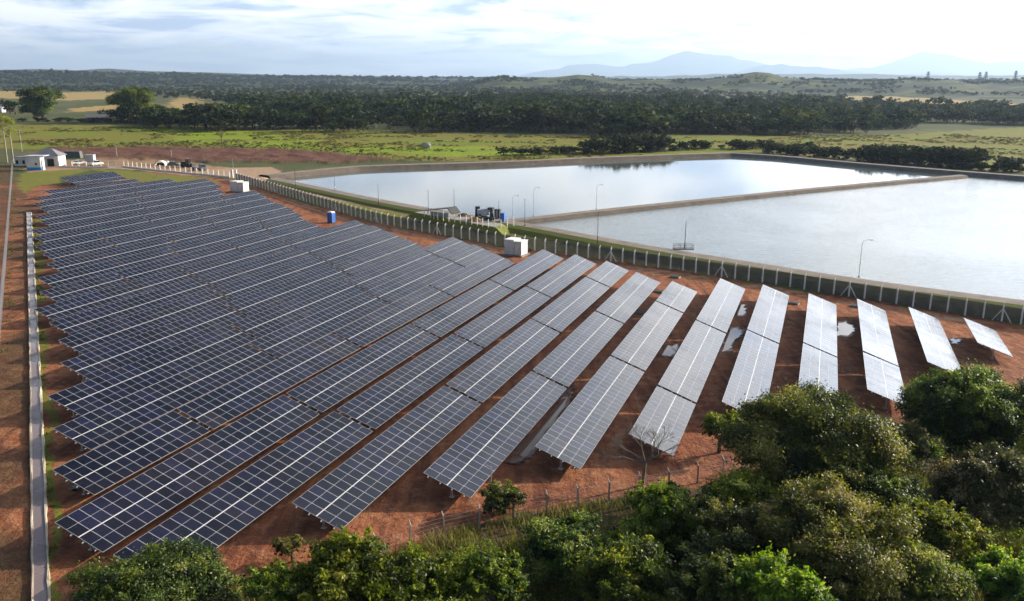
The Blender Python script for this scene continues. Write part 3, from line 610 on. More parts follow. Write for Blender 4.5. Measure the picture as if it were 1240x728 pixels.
# bare tree
def bare_tree():
    r = random.Random(8); mb = MB(); p = at(778, 588)
    def grow(a, d, ln, rad, lev):
        b = a + d * ln; mb.tube(a, b, rad, rad * 0.68, 6, caps=False)
        if lev == 0: return
        for k in range(3 if lev > 1 else 4):
            q = (d + Vector((r.uniform(-.75, .75), r.uniform(-.75, .75), r.uniform(-.25, .45)))).normalized(); grow(b if k else a + d * ln * .75, q, ln * r.uniform(.6, .85), rad * .6, lev - 1)
    mb2 = MB(); t = thing('bare_tree', 'leafless grey tree before the near end of a tall table row', 'tree', (p[0], p[1], 0))
    mb.path([(0, 0, -0.3), (0.1, 0, 0.9), (0.15, 0.05, 1.5)], [0.16, 0.12, 0.10], 7); mb.build('trunk', M_dry, t); mb = MB()
    for d in ((-.75, .2, .55), (.45, -.1, .75), (-.2, .4, .85), (.75, .3, .35), (-.95, -.1, .3)): grow(Vector((0.15, 0.05, 1.45)), Vector(d).normalized(), 1.25, 0.06, 4)
    mb.build('branches', M_dry, t)
bare_tree()

# undergrowth and rough grass on the slope below the wire fence
def undergrowth():
    r = np.random.default_rng(77); pts = []
    B = np.array(SCRUB); n = 230000
    X = r.uniform(-40, 75, n); Y = r.uniform(30, 95, n); k = inpoly(X, Y, SCRUB) & (Y > 36) & (np.abs(X) < Y * 0.66 + 4); X, Y = X[k], Y[k]
    d = vnoise(X, Y, 5.0, 5) * .6 + vnoise(X, Y, 1.6, 6) * .4; k = r.random(len(X)) < np.clip((d - .25) * 2.2, 0.05, 1); X, Y, d = X[k], Y[k], d[k]
    h = (0.25 + 0.85 * d * r.uniform(.5, 1.2, len(X))); z = gz(X, Y)
    ang = r.uniform(0, 2 * np.pi, len(X)); lean = r.uniform(0.1, 0.7, len(X)); w = 0.035
    dx, dy = np.cos(ang), np.sin(ang)
    a = np.stack([X - dy * w, Y + dx * w, z - .03], -1); b = np.stack([X + dy * w, Y - dx * w, z - .03], -1)
    c = np.stack([X + dx * h * lean * .5 + dy * w * .7, Y + dy * h * lean * .5 - dx * w * .7, z + h * .62], -1); e = np.stack([X + dx * h * lean * .5 - dy * w * .7, Y + dy * h * lean * .5 + dx * w * .7, z + h * .62], -1)
    tip = np.stack([X + dx * h * lean * 1.1, Y + dy * h * lean * 1.1, z + h * .95], -1)
    V = np.stack([a, b, c, e, tip, tip + 0.004], 1).reshape(-1, 3); m = np.arange(len(X))[:, None] * 6
    Fq = np.concatenate([m + np.array([[0, 1, 2, 3]]), m + np.array([[3, 2, 5, 4]])]); T = np.clip(0.15 + d * .75 + r.normal(0, .18, len(X)), 0, 1)
    tag(link('grass', np_mesh('grass', V, Fq, ML_grass, [('tint', 'FACE', np.concatenate([T, T]))])), 'rough half dry grass on the slope below the wire fence', 'grass', kind='stuff')
undergrowth()
def shrub_layer():
    r = np.random.default_rng(91); n = 420000; X = r.uniform(-12, 75, n); Y = r.uniform(34, 82, n); px, py = pix(X, Y, gz(X, Y)); lim = np.interp(px, [480, 560, 640, 760, 870, 930, 1000, 1130, 1300], [760, 690, 655, 625, 600, 560, 545, 520, 470])
    k = inpoly(X, Y, SCRUB) & (py > lim); X, Y = X[k], Y[k]
    d = vnoise(X, Y, 4.2, 15) * .65 + vnoise(X, Y, 1.5, 16) * .35; k = d > .34; X, Y, d = X[k], Y[k], d[k]; h = (d - .30) * 4.4 * (1 - .5 * r.random(len(X)) ** 2) + r.normal(0, .1, len(X)); P = np.stack([X, Y, gz(X, Y) + np.clip(h, .08, 3)], -1)
    V, Fq = leaves(r, P, unit(r.normal(size=(len(X), 3)) * .8 + np.array([0, 0, .7])), .2, .5); T = np.clip(vnoise(X, Y, 2.4, 17) * .9 + r.normal(0, .16, len(X)) - .05, 0, 1)
    tag(link('ground_cover', np_mesh('ground_cover', V, Fq, ML_mid, [('tint', 'FACE', T)])), 'tangled low shrubs covering the slope between the trees', 'ground cover', kind='stuff')
def tufts():
    r = np.random.default_rng(79); n = 60000
    X = r.uniform(-135, 10, n); Y = r.uniform(40, 290, n); A = g_at((15.8, 200), (18.5, 200), (17.5, 262), (17, 330), (15, 400), (8, 440), (1, 440), (2, 395), (9, 330), (11.5, 262))
    k = inpoly(X, Y, STRIPL) | (inpoly(X, Y, A) & (vnoise(X, Y, 3, 4) > .4)); X, Y = X[k], Y[k]
    k = vnoise(X, Y, 2.2, 9) > .38; X, Y = X[k], Y[k]; n = len(X); z = gz(X, Y); reps = 5
    X = np.repeat(X, reps) + r.normal(0, .12, n * reps); Y = np.repeat(Y, reps) + r.normal(0, .12, n * reps); z = np.repeat(z, reps); n = len(X)
    h = r.uniform(.08, .34, n); P = np.stack([X, Y, z + h * .5], -1); V, Fq = leaves(r, P, unit(r.normal(size=(n, 3)) * np.array([1, 1, .25])), 0.30, 0.30)
    tag(link('grass', np_mesh('grass', V, Fq, ML_grass, [('tint', 'FACE', np.clip(r.normal(.4, .25, n), 0, 1))])), 'grass tufts along the concrete channel and the left fence', 'grass', kind='stuff')
tufts(); shrub_layer()

# ------------------------------------------------------------------ distant woods
def proto_arrays(seed, n=170, leaf=0.16, ncl=8, rmin=.3, rmax=.5, rx=0.52, rz=0.40, zc=0.58):
    r = np.random.default_rng(seed); cl = rand_clumps(r, rx, rz, ncl, zc, rmin, rmax)
    dens = n / sum(c[3] ** 2 for c in cl); P, N, T = crown_pts(r, cl, dens, .35, sub=(7 if n > 100 else 0))
    V, Fq = leaves(r, P, N, leaf, 0.75); return V, Fq, T, cl
PROT = [proto_arrays(500 + k, 240, 0.15, 8 + k % 5) for k in range(12)]
PROTB = [proto_arrays(700 + k, 300, 0.14, 12, .22, .42, .55, .46, .44) for k in range(8)]
PROTL = [proto_arrays(600 + k, 46, 0.30, 4) for k in range(10)]
def wood_mesh(name, pos, hgt, wid, protos, seed, mats, tone):
    r = np.random.default_rng(seed); Vs, Fs, Ts = [], [], []; off = 0
    pick = r.integers(0, len(protos), len(pos)); rot = r.uniform(0, 6.283, len(pos))
    for k in range(len(protos)):
        I = np.where(pick == k)[0]
        if not len(I): continue
        V, Fq, T, _ = protos[k]; c, s = np.cos(rot[I])[:, None], np.sin(rot[I])[:, None]
        x = (V[None, :, 0] * c - V[None, :, 1] * s) * wid[I][:, None] + pos[I][:, 0:1]; y = (V[None, :, 0] * s + V[None, :, 1] * c) * wid[I][:, None] + pos[I][:, 1:2]; z = V[None, :, 2] * hgt[I][:, None] + pos[I][:, 2:3]
        A = np.stack([x, y, z], -1).reshape(-1, 3); Vs.append(A); Fs.append((np.arange(len(I))[:, None, None] * len(V) + Fq[None]).reshape(-1, 4) + off); off += len(A)
        Ts.append(np.clip(T[None] * .55 + tone[I][:, None] * .6 - .1, 0, 1).ravel())
    return np_mesh(name, np.concatenate(Vs), np.concatenate(Fs), mats, [('tint', 'FACE', np.concatenate(Ts))])
# woods as areas of the map, drawn as ground polygons
WOOD = [g_at((228, 152), (300, 156), (430, 159.5), (620, 162), (760, 164), (880, 164.5), (1000, 162), (1072, 160.5), (1066, 152), (1046, 143), (1000, 135), (1040, 122), (900, 112), (700, 108), (400, 104.5), (140, 103.5), (150, 112), (200, 118), (250, 121), (300, 127), (310, 138), (240, 146)),
        g_at((-80, 111), (142, 112.5), (145, 105), (-80, 103)), g_at((1044, 148.5), (1240, 150.5), (1400, 152), (1400, 134), (1240, 136), (1150, 133.5), (1046, 130)), g_at((205, 150), (300, 154), (300, 143), (205, 143))]
HOLES = [TANF3, g_at((300, 139), (350, 140), (345, 147), (305, 149)), TANF2]
def scatter_wood(n, ymin, ymax, sp, seed):
    r = np.random.default_rng(seed); X = r.uniform(-0.75, 0.75, n); 
    Y = np.sqrt(r.uniform(ymin ** 2, ymax ** 2, n)); X = X * Y
    k = np.zeros(n, bool)
    JX = X + (vnoise(X, Y, 26, 51) - .5) * 70 + (vnoise(X, Y, 90, 53) - .5) * 90; JY = Y + (vnoise(X, Y, 24, 52) - .5) * 60
    for w in WOOD: k |= inpoly(JX, JY, w)
    for w in HOLES: k &= ~inpoly(X, Y, w)
    k &= (vnoise(X, Y, 38, 54) * .6 + vnoise(X, Y, 120, 55) * .4) > .22
    X, Y = X[k], Y[k]
    cell = {}; keep = []
    for i, (x, y) in enumerate(zip(X, Y)):
        s = sp * (1 + max(0, y - 700) / 1400); key = (int(x // s), int(y // s))
        if key in cell: continue
        cell[key] = 1; keep.append(i)
    return X[keep], Y[keep]
def woods():
    X, Y = scatter_wood(90000, 380, 1100, 6.6, 3); r = np.random.default_rng(4)
    Z = gz(X, Y) - 0.5; big = vnoise(X, Y, 60, 3); H = (4.6 + 6.0 * big + r.normal(0, 2.0, len(X)) + 5 * (r.random(len(X)) > .95)).clip(2.6, 16); Wd = H * r.uniform(.95, 1.45, len(X))
    tone = np.clip(vnoise(X, Y, 45, 8) * .7 + r.normal(0.08, .26, len(X)) + .6 * (r.random(len(X)) > .93), 0, 1.5)
    px, py = pix(X, Y, Z); vis = (px > -60) & (px < 1300)
    # the nearest row of the wood: single trees
    order = np.argsort(np.where(vis, Y - 0.0, 1e9)); front = []
    bins = {}
    for i in order:
        b = int(px[i] // 8.5)
        if not vis[i] or bins.get(b, 0) >= 2: continue
        bins[b] = bins.get(b, 0) + 1; front.append(i)
    front = front[:290]; F_ = set(front); rest = np.array([i for i in range(len(X)) if i not in F_])
    pos = np.stack([X, Y, Z], -1)
    o = link('forest', wood_mesh('forest', pos[rest], H[rest], Wd[rest], PROT, 9, ML_forest, tone[rest])); tag(o, 'dark evergreen forest stretching behind the fields and ponds', 'forest', kind='stuff')
    X2, Y2 = scatter_wood(160000, 1100, 3600, 9.0, 13); Z2 = gz(X2, Y2) - .5; H2 = (4.0 + 4.5 * vnoise(X2, Y2, 90, 3) + r.normal(0, 1.5, len(X2))).clip(2.5, 12); t2 = np.clip(vnoise(X2, Y2, 80, 8) + r.normal(0, .3, len(X2)) + .5 * (r.random(len(X2)) > .92), 0, 1.5)
    o = link('forest', wood_mesh('forest', np.stack([X2, Y2, Z2], -1), H2, H2 * r.uniform(1.1, 1.9, len(X2)), PROTL, 10, ML_forest, t2)); tag(o, 'far forest fading towards the blue hills', 'forest', kind='stuff')
    # single trees: shared crown and trunk meshes
    protos = []
    for k, (V, Fq, T, cl) in enumerate(PROT):
        cm = np_mesh('crown', V, Fq, ML_forest, [('tint', 'FACE', T * .8)]); tm = limbs_mesh(np.random.default_rng(k), cl, 0.22, 0.035, M_bark, 'trunk', 5); protos.append((cm, tm))
    bush = []
    for k, (V, Fq, T, cl) in enumerate(PROTB):
        cm = np_mesh('crown', V, Fq, ML_forest, [('tint', 'FACE', T * .8)]); tm = limbs_mesh(np.random.default_rng(k), cl, 0.12, 0.03, M_bark, 'trunk', 4); bush.append((cm, tm))
    def single(i, lab, grp, name='forest_tree', h=None, w=None, loc=None):
        pr = bush if name in ('bush', 'thicket_tree', 'hedge_bush') else protos
        cm, tm = pr[int(i) % len(pr)]; t = thing(name, lab, 'tree', loc if loc is not None else tuple(float(v) for v in pos[i]), (i * 2.39996) % 6.283, grp)
        hh = h or float(H[i]); ww = w or float(Wd[i]); t.scale = (ww, ww, hh); link('crown', cm, t); link('trunk', tm, t); return t
    for i in front:
        if px[i] < 235: lab, grp = 'dark tree in the wooded edge behind the left pasture', 'trees along the left pasture edge'
        elif px[i] < 640: lab, grp = 'dark tree in the forest front beyond the green field left of the ponds', 'trees of the forest front left'
        elif px[i] < 1066: lab, grp = 'dark tree in the forest front straight behind the far pond', 'trees of the forest front middle'
        else: lab, grp = 'dark tree in the tree belt beyond the right marsh meadow', 'trees of the right belt'
        single(i, lab, grp)
    return single
single = woods()
def tussocks():
    r = np.random.default_rng(66); n = 30000; X = r.uniform(-330, 330, n); Y = r.uniform(300, 540, n); k = inpoly(X, Y, GREEN) & ~inpoly(X, Y, OUTER) & ~inpoly(X, Y, BANK); X, Y = X[k], Y[k]
    k = vnoise(X, Y, 30, 3) * .5 + vnoise(X, Y, 9, 4) * .5 > .56; X, Y = X[k], Y[k]; n = len(X); w = r.uniform(.5, 1.7, n)
    tag(link('tussocks', wood_mesh('tussocks', np.stack([X, Y, gz(X, Y) - .2], -1), w * r.uniform(.4, .75, n), w * 1.3, PROTL, 67, ML_grass, .45 + r.random(n) * .8)), 'brownish grass tussocks dotted over the green pasture', 'grass tussocks', kind='stuff')
tussocks()
def hill_woods():
    for (k, n, hm, thr) in ((0, 16000, 6.0, .55), (2, 9000, 14.0, .35)):
        V = RIDGE[k]; nr, nc = V.shape[:2]; r = np.random.default_rng(60 + k); i = r.uniform(0, nr - 3.01, n); j = r.uniform(0, nc - 1.01, n); a, b = i.astype(int), j.astype(int); fi, fj = (i - a)[:, None], (j - b)[:, None]
        P = (V[a, b] * (1 - fi) + V[a + 1, b] * fi) * (1 - fj) + (V[a, b + 1] * (1 - fi) + V[a + 1, b + 1] * fi) * fj
        d = vnoise(P[:, 0], P[:, 1], 160, 5) * .6 + vnoise(P[:, 0], P[:, 1], 50, 6) * .4; q = (d > thr) & (P[:, 2] > 1); P = P[q]; H = hm * r.uniform(.6, 1.35, len(P)); P[:, 2] -= .5
        tag(link('hill_trees', wood_mesh('hill_trees', P, H, H * r.uniform(1.0, 1.8, len(P)), PROTL, 61, ML_forest, r.random(len(P)))), 'dark woods scattered over the %s hills' % ('right' if k == 0 else 'distant left'), 'trees', kind='stuff')
hill_woods()
def row_of(pts, n, hlo, hhi, lab, grp, seed, name='bush', jit=3.0, wf=1.3, back=0.0):
    r = random.Random(seed); L = [at(*p) for p in pts]; seg = [math.dist(L[k][:2], L[k + 1][:2]) for k in range(len(L) - 1)]; tot = sum(seg)
    for k in range(n):
        s = (k + r.uniform(.1, .9)) / n * tot; j = 0
        while s > seg[j] and j < len(seg) - 1: s -= seg[j]; j += 1
        f = s / seg[j]; x = L[j][0] * (1 - f) + L[j + 1][0] * f + r.uniform(-jit, jit); y = L[j][1] * (1 - f) + L[j + 1][1] * f + r.uniform(-jit, jit) + back
        h = r.uniform(hlo, hhi); single(seed * 31 + k, lab, grp, name, h, h * wf * r.uniform(.85, 1.25), (x, y, float(gz(x, y)) - .4))
row_of([(612, 188.5), (660, 187), (720, 185)], 22, 2.4, 4.6, 'low dark bush on the far bank left of the taller pond thicket', 'low bushes behind the far bank', 41)
row_of([(722, 186), (760, 184.5), (808, 183)], 26, 6.0, 9.0, 'dark thicket tree mirrored in the far pond', 'thicket trees behind the far pond', 42, 'thicket_tree', 5)
row_of([(806, 182), (860, 180.5), (930, 180), (1000, 186)], 40, 3.0, 5.5, 'dark bush behind the far corner of the far pond', 'bushes behind the far pond corner', 43, 'bush', 5)
row_of([(930, 185), (985, 190), (1036, 194)], 24, 4, 6.5, 'dark bush along the concrete bank left of the big thicket', 'bushes along the concrete bank', 44, 'bush', 3)
row_of([(1040, 195), (1080, 197), (1120, 200), (1185, 204)], 40, 6.0, 9.0, 'dark tree in the big thicket behind the right pond bank', 'big thicket trees on the right', 45, 'thicket_tree', 5)
row_of([(1150, 204), (1200, 207), (1236, 209)], 16, 2.5, 4.5, 'low bush at the foot of the right pond bank', 'low bushes on the right bank', 46, 'bush', 2)
row_of([(1216, 208), (1232, 209)], 3, 6.5, 8.5, 'dark round tree standing alone at the right edge', 'right edge trees', 47, 'thicket_tree', 2)
row_of([(-30, 146), (70, 147.5), (200, 149.5), (240, 151)], 40, 2.0, 4.2, 'low dark bush of the hedge behind the left pasture', 'hedge bushes behind the left pasture', 48, 'hedge_bush', 4, 1.9)
row_of([(205, 146), (250, 149), (300, 152)], 14, 5, 8, 'dark tree right of the long shed behind the pasture', 'trees right of the long shed', 49, 'forest_tree', 8)
row_of([(-20, 138), (22, 139)], 4, 10, 13, 'dark tree at the far left edge behind the slender trunks', 'trees at the left edge', 50, 'forest_tree', 5)
row_of([(940, 108), (1000, 109), (1036, 110.5)], 22, 22, 34, 'tall pale eucalyptus before the right hills', 'tall eucalyptus before the hills', 51, 'tall_tree', 30, .55)
row_of([(1040, 112.5), (1110, 114.5), (1170, 117.5)], 26, 8, 12, 'dark tree of the line above the straw field', 'trees above the straw field', 52, 'forest_tree', 15, 1.6)
row_of([(1184, 132), (1192, 132)], 2, 10, 12, 'lone round tree on the right plain', 'lone trees on the right plain', 53, 'forest_tree', 4)

# the two big trees, the umbrella tree and the other single plants of the left pasture
def spot_tree(name, lab, px, pb, pt, wpx, lm, seed, leaf=.55, dens=75, ncl=34, zr=None, trunk_r=.5, bark=None, h0=None, group=None, rmin=.2, rmax=.36, cat='tree'):
    p = at(px, pb); dep = p[1] * math.cos(PITCH) + CAMZ * math.sin(PITCH); k = dep / F; h = (pb - pt) * k; rx = wpx * k / 2; rz = zr * k if zr else h * .49
    return tree(name, lab, cat, p, rx, rz, h - rz * .92, seed, lm, dens, leaf, ncl, group, bark, trunk_r, h0, 0, rmin, rmax, .8)
spot_tree('large_tree', 'large dark spreading tree, left of the two big pasture trees', 53, 147, 106.5, 56, ML_dark, 301, .8, 40, 44, h0=2.0)
spot_tree('large_tree', 'large bright edged tree, right of the two big pasture trees', 165, 148, 107, 60, ML_mid, 302, .8, 40, 44, h0=2.0)
spot_tree('large_tree', 'smaller dark tree joined to the right big pasture tree', 192, 148, 126, 34, ML_dark, 303, .8, 40, 22, h0=1.5)
spot_tree('umbrella_tree', 'flat topped umbrella tree standing on the green pasture', 269, 180.5, 153.5, 28, ML_forest, 304, .45, 60, 16, zr=3.2, trunk_r=.16, h0=4.6)
spot_tree('pasture_bush', 'dark bush at the pasture fence right of the umbrella tree', 293, 181, 174.5, 10, ML_dark, 305, .4, 70, 9, trunk_r=.06, cat='bush')
spot_tree('pasture_bush', 'small upright bush above the ploughed bank', 345, 184, 169, 9, ML_dark, 306, .4, 70, 9, trunk_r=.08, cat='bush')
spot_tree('pasture_bush', 'round bush at the tapering end of the ploughed bank', 438, 190.5, 180.5, 12, ML_dark, 307, .4, 70, 10, trunk_r=.08, cat='bush')
spot_tree('pasture_bush', 'small bush right of the bush at the bank end', 456, 192.5, 185, 9, ML_dark, 308, .4, 70, 8, trunk_r=.06, cat='bush')
spot_tree('pasture_bush', 'lone small bush before the far bank of the pond', 520, 195, 189, 7, ML_dark, 309, .4, 70, 8, trunk_r=.06, cat='bush')
spot_tree('pasture_bush', 'small bush on the bank edge left of the umbrella tree', 134, 180, 174, 9, ML_mid, 310, .4, 70, 8, trunk_r=.06, cat='bush')
for (x, yb, yt, lab) in ((9, 197, 140, 'left of two slender white trunked trees by the white buildings'), (16.5, 198, 143, 'right of two slender white trunked trees by the white buildings')):
    p = at(x, yb); k = (p[1] * math.cos(PITCH) + CAMZ * math.sin(PITCH)) / F; h = (yb - yt) * k; r_ = np.random.default_rng(int(x))
    cl = [(r_.normal(0, .8), r_.normal(0, .8), h - 3.4 + r_.uniform(-2.6, 2.6), r_.uniform(.9, 1.5)) for _ in range(13)]
    P, N, T = crown_pts(r_, cl, 55, .8); V, Fq = leaves(r_, P, N, .42, .45); t = thing('slender_tree', lab, 'tree', p, 0, 'slender trees by the white buildings')
    link('crown', np_mesh('crown', V, Fq, ML_yel, [('tint', 'FACE', T)]), t); m_ = MB(); m_.path([(0, 0, -.3), (.1, 0, h * .5), (0, .1, h * .9)], [.26, .2, .09], 8)
    for c in cl[:7]: m_.tube((0.05, .05, h * .62), c[:3], .06, .02, 5)
    m_.build('trunk', M_pale, t)

# ------------------------------------------------------------------ drainage channel on the left
def resample(pts, step):
    P = [np.array(p, float) for p in pts]; seg = [np.linalg.norm(P[k + 1] - P[k]) for k in range(len(P) - 1)]; tot = sum(seg); n = max(1, int(round(tot / step))); out = []
    for i in range(n + 1):
        s = tot * i / n; k = 0
        while k < len(seg) - 1 and s > seg[k]: s -= seg[k]; k += 1
        out.append(P[k] + (P[k + 1] - P[k]) * min(1, s / seg[k]))
    return np.array(out)
M_lime = worn('limewashed_channel_edge', (0.52, 0.46, 0.37), (0.30, 0.23, 0.16), 0.9, 0.9, 0.6)
M_chan = worn('wet_channel_floor', (0.20, 0.165, 0.15), (0.27, 0.21, 0.17), 0.3, 0.3, 0.1)
def channel():
    cl = [at(*q) for q in [(35.2, 258), (38.2, 330), (40.8, 400), (43.3, 470), (45.3, 544), (47.3, 620), (48.8, 690), (49.6, 728), (50.4, 775)]]
    Q = resample(cl, 1.5); T = np.gradient(Q[:, :2], axis=0); T /= np.linalg.norm(T, axis=1)[:, None]; N = np.stack([-T[:, 1], T[:, 0]], -1)
    mb = MB(); r = random.Random(3)
    prof = [(-.60, -.1, 0), (-.49, .11, 0), (-.38, .12, 0), (-.36, .02, 1), (.36, .02, 0), (.38, .12, 0), (.49, .11, 0), (.58, -.1, 0)]
    for k in range(len(Q)):
        w = 1.0
        for j, (o, z, _) in enumerate(prof):
            jt = r.uniform(-.045, .045) if j not in (3, 4) else 0; mb.v.append((Q[k, 0] + N[k, 0] * (o * w + jt), Q[k, 1] + N[k, 1] * (o * w + jt), Q[k, 2] + .14 + z * (1 if z > 0 else 4) + (r.uniform(-.02, .03) if z > .1 else 0)))
    n = len(prof)
    for k in range(len(Q) - 1):
        for j in range(n - 1): mb.f.append((k * n + j + 1, k * n + j, (k + 1) * n + j, (k + 1) * n + j + 1)); mb.m.append(prof[j][2])
    t = tag(mb.build('drainage_channel', [M_lime, M_chan]), 'straight concrete drainage channel with limewashed edges left of the tables', 'channel')
    w = MB()
    for k in range(len(Q) - 1):
        a, b = Q[k], Q[k + 1]; w.quad((*(a[:2] - N[k] * .355), a[2] + .185), (*(b[:2] - N[k + 1] * .355), b[2] + .185), (*(b[:2] + N[k + 1] * .355), b[2] + .185), (*(a[:2] + N[k] * .355), a[2] + .185))
    def fn(t_, b):
        g = t_.node('ShaderNodeNewGeometry').outputs['Position']; t_.l.new(t_.ramp(t_.noise(g, .25, 4), [(.4, .05), (.62, .55)]), b.inputs['Roughness']); b.inputs['IOR'].default_value = 1.33
    tag(w.build('channel_water', mat('shallow_channel_water', (0.21, 0.165, 0.165), .15, 0, .5, fn)), kind='structure')
channel()

# ------------------------------------------------------------------ fences
M_post = worn('pale_concrete_posts', (0.84, 0.83, 0.80), (0.70, 0.68, 0.65), 2, 0.85, 0.2)
M_white = worn('white_paint', (0.80, 0.79, 0.76), (0.66, 0.64, 0.60), 1.2, 0.7)
def screen_fn(t, b):
    g = t.node('ShaderNodeNewGeometry').outputs['Position']
    t.l.new(t.mix(t.ramp(t.noise(g, 1.1, 5), [(.35, 0), (.7, 1)]), (.110, .114, .110), (.200, .198, .185)), b.inputs['Base Color'])
    tr = t.node('ShaderNodeBsdfTransparent'); mx = t.node('ShaderNodeMixShader'); mx.inputs[0].default_value = .36; t.l.new(b.outputs[0], mx.inputs[1]); t.l.new(tr.outputs[0], mx.inputs[2]); t.l.new(mx.outputs[0], t.n['Material Output'].inputs[0])
M_screen = mat('dark_screen_mesh', (.03, .032, .03), .9, 0, .15, screen_fn)
M_wire = mat('grey_wire', (.30, .30, .30), .6, .4)
def bent_post(h=2.25, arm=0.42, w=0.20, base=-.5, dirn=1):
    mb = MB(); mb.box((0, 0, (h + base) / 2), (w, w, h - base), 0, 0, .85)
    mb.tube((0, 0, h - .03), (0, dirn * arm * .72, h + arm * .7), w * .5, w * .36, 4); return mb
M_lav = worn('weathered_pale_concrete', (0.50, 0.49, 0.50), (0.36, 0.35, 0.34), 1.5, 0.85)
def perimeter():
    L = [(p[0], p[1], float(gz(*p))) for p in FENCE]; Q = resample(L, 2.28)
    o0 = Q[0]; t = thing('perimeter_fence', 'dark screened perimeter fence with pale bent top posts between tables and ponds', 'fence', tuple(o0))
    T = np.gradient(Q[:, :2], axis=0); T /= np.linalg.norm(T, axis=1)[:, None]; N = np.stack([-T[:, 1], T[:, 0]], -1); mb = MB()
    for k in range(len(Q) - 1):
        a, b = Q[k] - o0, Q[k + 1] - o0; oa, ob = N[k] * .09, N[k + 1] * .09
        mb.quad((a[0] + oa[0], a[1] + oa[1], a[2] - .1), (b[0] + ob[0], b[1] + ob[1], b[2] - .1), (b[0] + ob[0], b[1] + ob[1], b[2] + 2.15), (a[0] + oa[0], a[1] + oa[1], a[2] + 2.15))
        mb.quad((b[0] + ob[0] * 1.6, b[1] + ob[1] * 1.6, b[2] - .1), (a[0] + oa[0] * 1.6, a[1] + oa[1] * 1.6, a[2] - .1), (a[0] + oa[0] * 1.6, a[1] + oa[1] * 1.6, a[2] + 2.15), (b[0] + ob[0] * 1.6, b[1] + ob[1] * 1.6, b[2] + 2.15))
    mb.build('screen_mesh', M_screen, t); wires = MB()
    for h in (2.28, 2.4, 2.52):
        for k in range(len(Q) - 1):
            e = (h - 2.25) * 1.0; wires.tube(Q[k] - o0 + np.array([N[k][0] * e, N[k][1] * e, h]), Q[k + 1] - o0 + np.array([N[k + 1][0] * e, N[k + 1][1] * e, h]), .006, n=3, caps=False)
    wires.build('barbed_wire', M_wire, t)
    me = bent_post().mesh('post', M_post); br = MB()
    for s in (-1, 1): br.tube((s * 1.15, -.12, 0), (s * .05, -.06, 1.75), .065, n=4)
    mb_ = br.mesh('brace', M_post)
    for k in range(len(Q)):
        a = math.atan2(T[k, 1], T[k, 0]); link('post', me, t, tuple(Q[k] - o0), a)
        if k % 9 == 5: link('brace', mb_, t, tuple(Q[k] - o0), a)
perimeter()
def post_fence(name, lab, pts, step, h, w, mats, nw=4, kerb=None, bent=False, jit=0.0, cat='fence', wire=.008):
    Q = resample(pts, step); o0 = Q[0].copy(); t = thing(name, lab, cat, tuple(o0)); T = np.gradient(Q[:, :2], axis=0); T /= np.linalg.norm(T, axis=1)[:, None]; r = random.Random(len(Q))
    if bent: me = bent_post(h, .35, w).mesh('post', mats)
    else: mb = MB(); mb.box((0, 0, h / 2 - .2), (w, w, h + .4)); me = mb.mesh('post', mats)
    for k in range(len(Q)):
        o = link('post', me, t, tuple(Q[k] - o0), math.atan2(T[k, 1], T[k, 0])); o.rotation_euler = (r.uniform(-jit, jit), r.uniform(-jit, jit), o.rotation_euler[2])
    ws = MB()
    for i in range(nw):
        for k in range(len(Q) - 1): z = h * (i + .7) / nw; ws.tube(Q[k] - o0 + np.array([0, 0, z]), Q[k + 1] - o0 + np.array([0, 0, z - .02]), wire, n=3, caps=False)
    if nw: ws.build('wire', M_wire, t)
    if kerb:
        kb = MB()
        for k in range(len(Q) - 1):
            a, b = Q[k] - o0, Q[k + 1] - o0; m = (a + b) / 2; kb.box((m[0], m[1], m[2] + kerb[0] / 2 - .1), (np.linalg.norm(b - a) - w - .01, kerb[1], kerb[0] + .2), math.atan2(b[1] - a[1], b[0] - a[0]))
        kb.build('low_wall', mats, t)
    return t
post_fence('white_fence', 'white post fence on a low kerb along the yard behind the tables', [at(*q) for q in [(72, 202.5), (91, 203), (130, 203.2), (150, 202.5), (190, 207), (220, 210), (250, 212.6), (278, 215.5)]], 2.5, 2.1, .17, M_white, 3, (.45, .14))
post_fence('boundary_fence', 'pale concrete post fence running along the left edge of the site', [at(*q) for q in [(15.5, 200), (13.5, 230), (11, 262), (8, 305), (4.5, 350), (1, 395), (-3, 440), (-8, 500)]], 1.5, 2.0, .14, M_lav, 5, None, True)
post_fence('pasture_fence', 'thin wooden post fence along the top of the ploughed bank', [(p[0], p[1], p[2] + .3) for p in [at(*q) for q in [(64, 179), (180, 178.6), (300, 180.8), (400, 186.5), (500, 196), (540, 195)]]], 3.4, 1.35, .11, M_bark, 3, None, False, .06)
post_fence('wire_fence', 'barbed wire fence with grey bent posts on the slope in the foreground', [at(*q) for q in [(455, 676), (492, 662), (525, 652), (560, 643), (600, 634), (660, 622), (690, 616), (719, 610), (747, 603), (822, 590), (868, 580), (930, 560)]], 2.6, 1.5, .11, M_conc, 5, None, True, .07)
post_fence('pump_fence', 'short pale post fence round the pump station by the ponds', [at(x, y, ZC) for x, y in [(518, 260.5), (528, 264), (548, 267), (568, 270), (590, 274), (600, 275.5), (622, 272.5)]], 1.7, 1.5, .14, M_post, 3)
def leaning_pole():
    p = at(593.5, 606); t = MB(); t.tube((0, 0, -.3), (.12, 0, 2.7), .045, .04, 6); t.tube((.12, 0, 2.68), (-.28, .1, 2.82), .035, .03, 5); tag(t.build('steel_pole', M_galv, None, p), 'thin steel pole at the low corner of the seventh table row', 'pole')
leaning_pole()

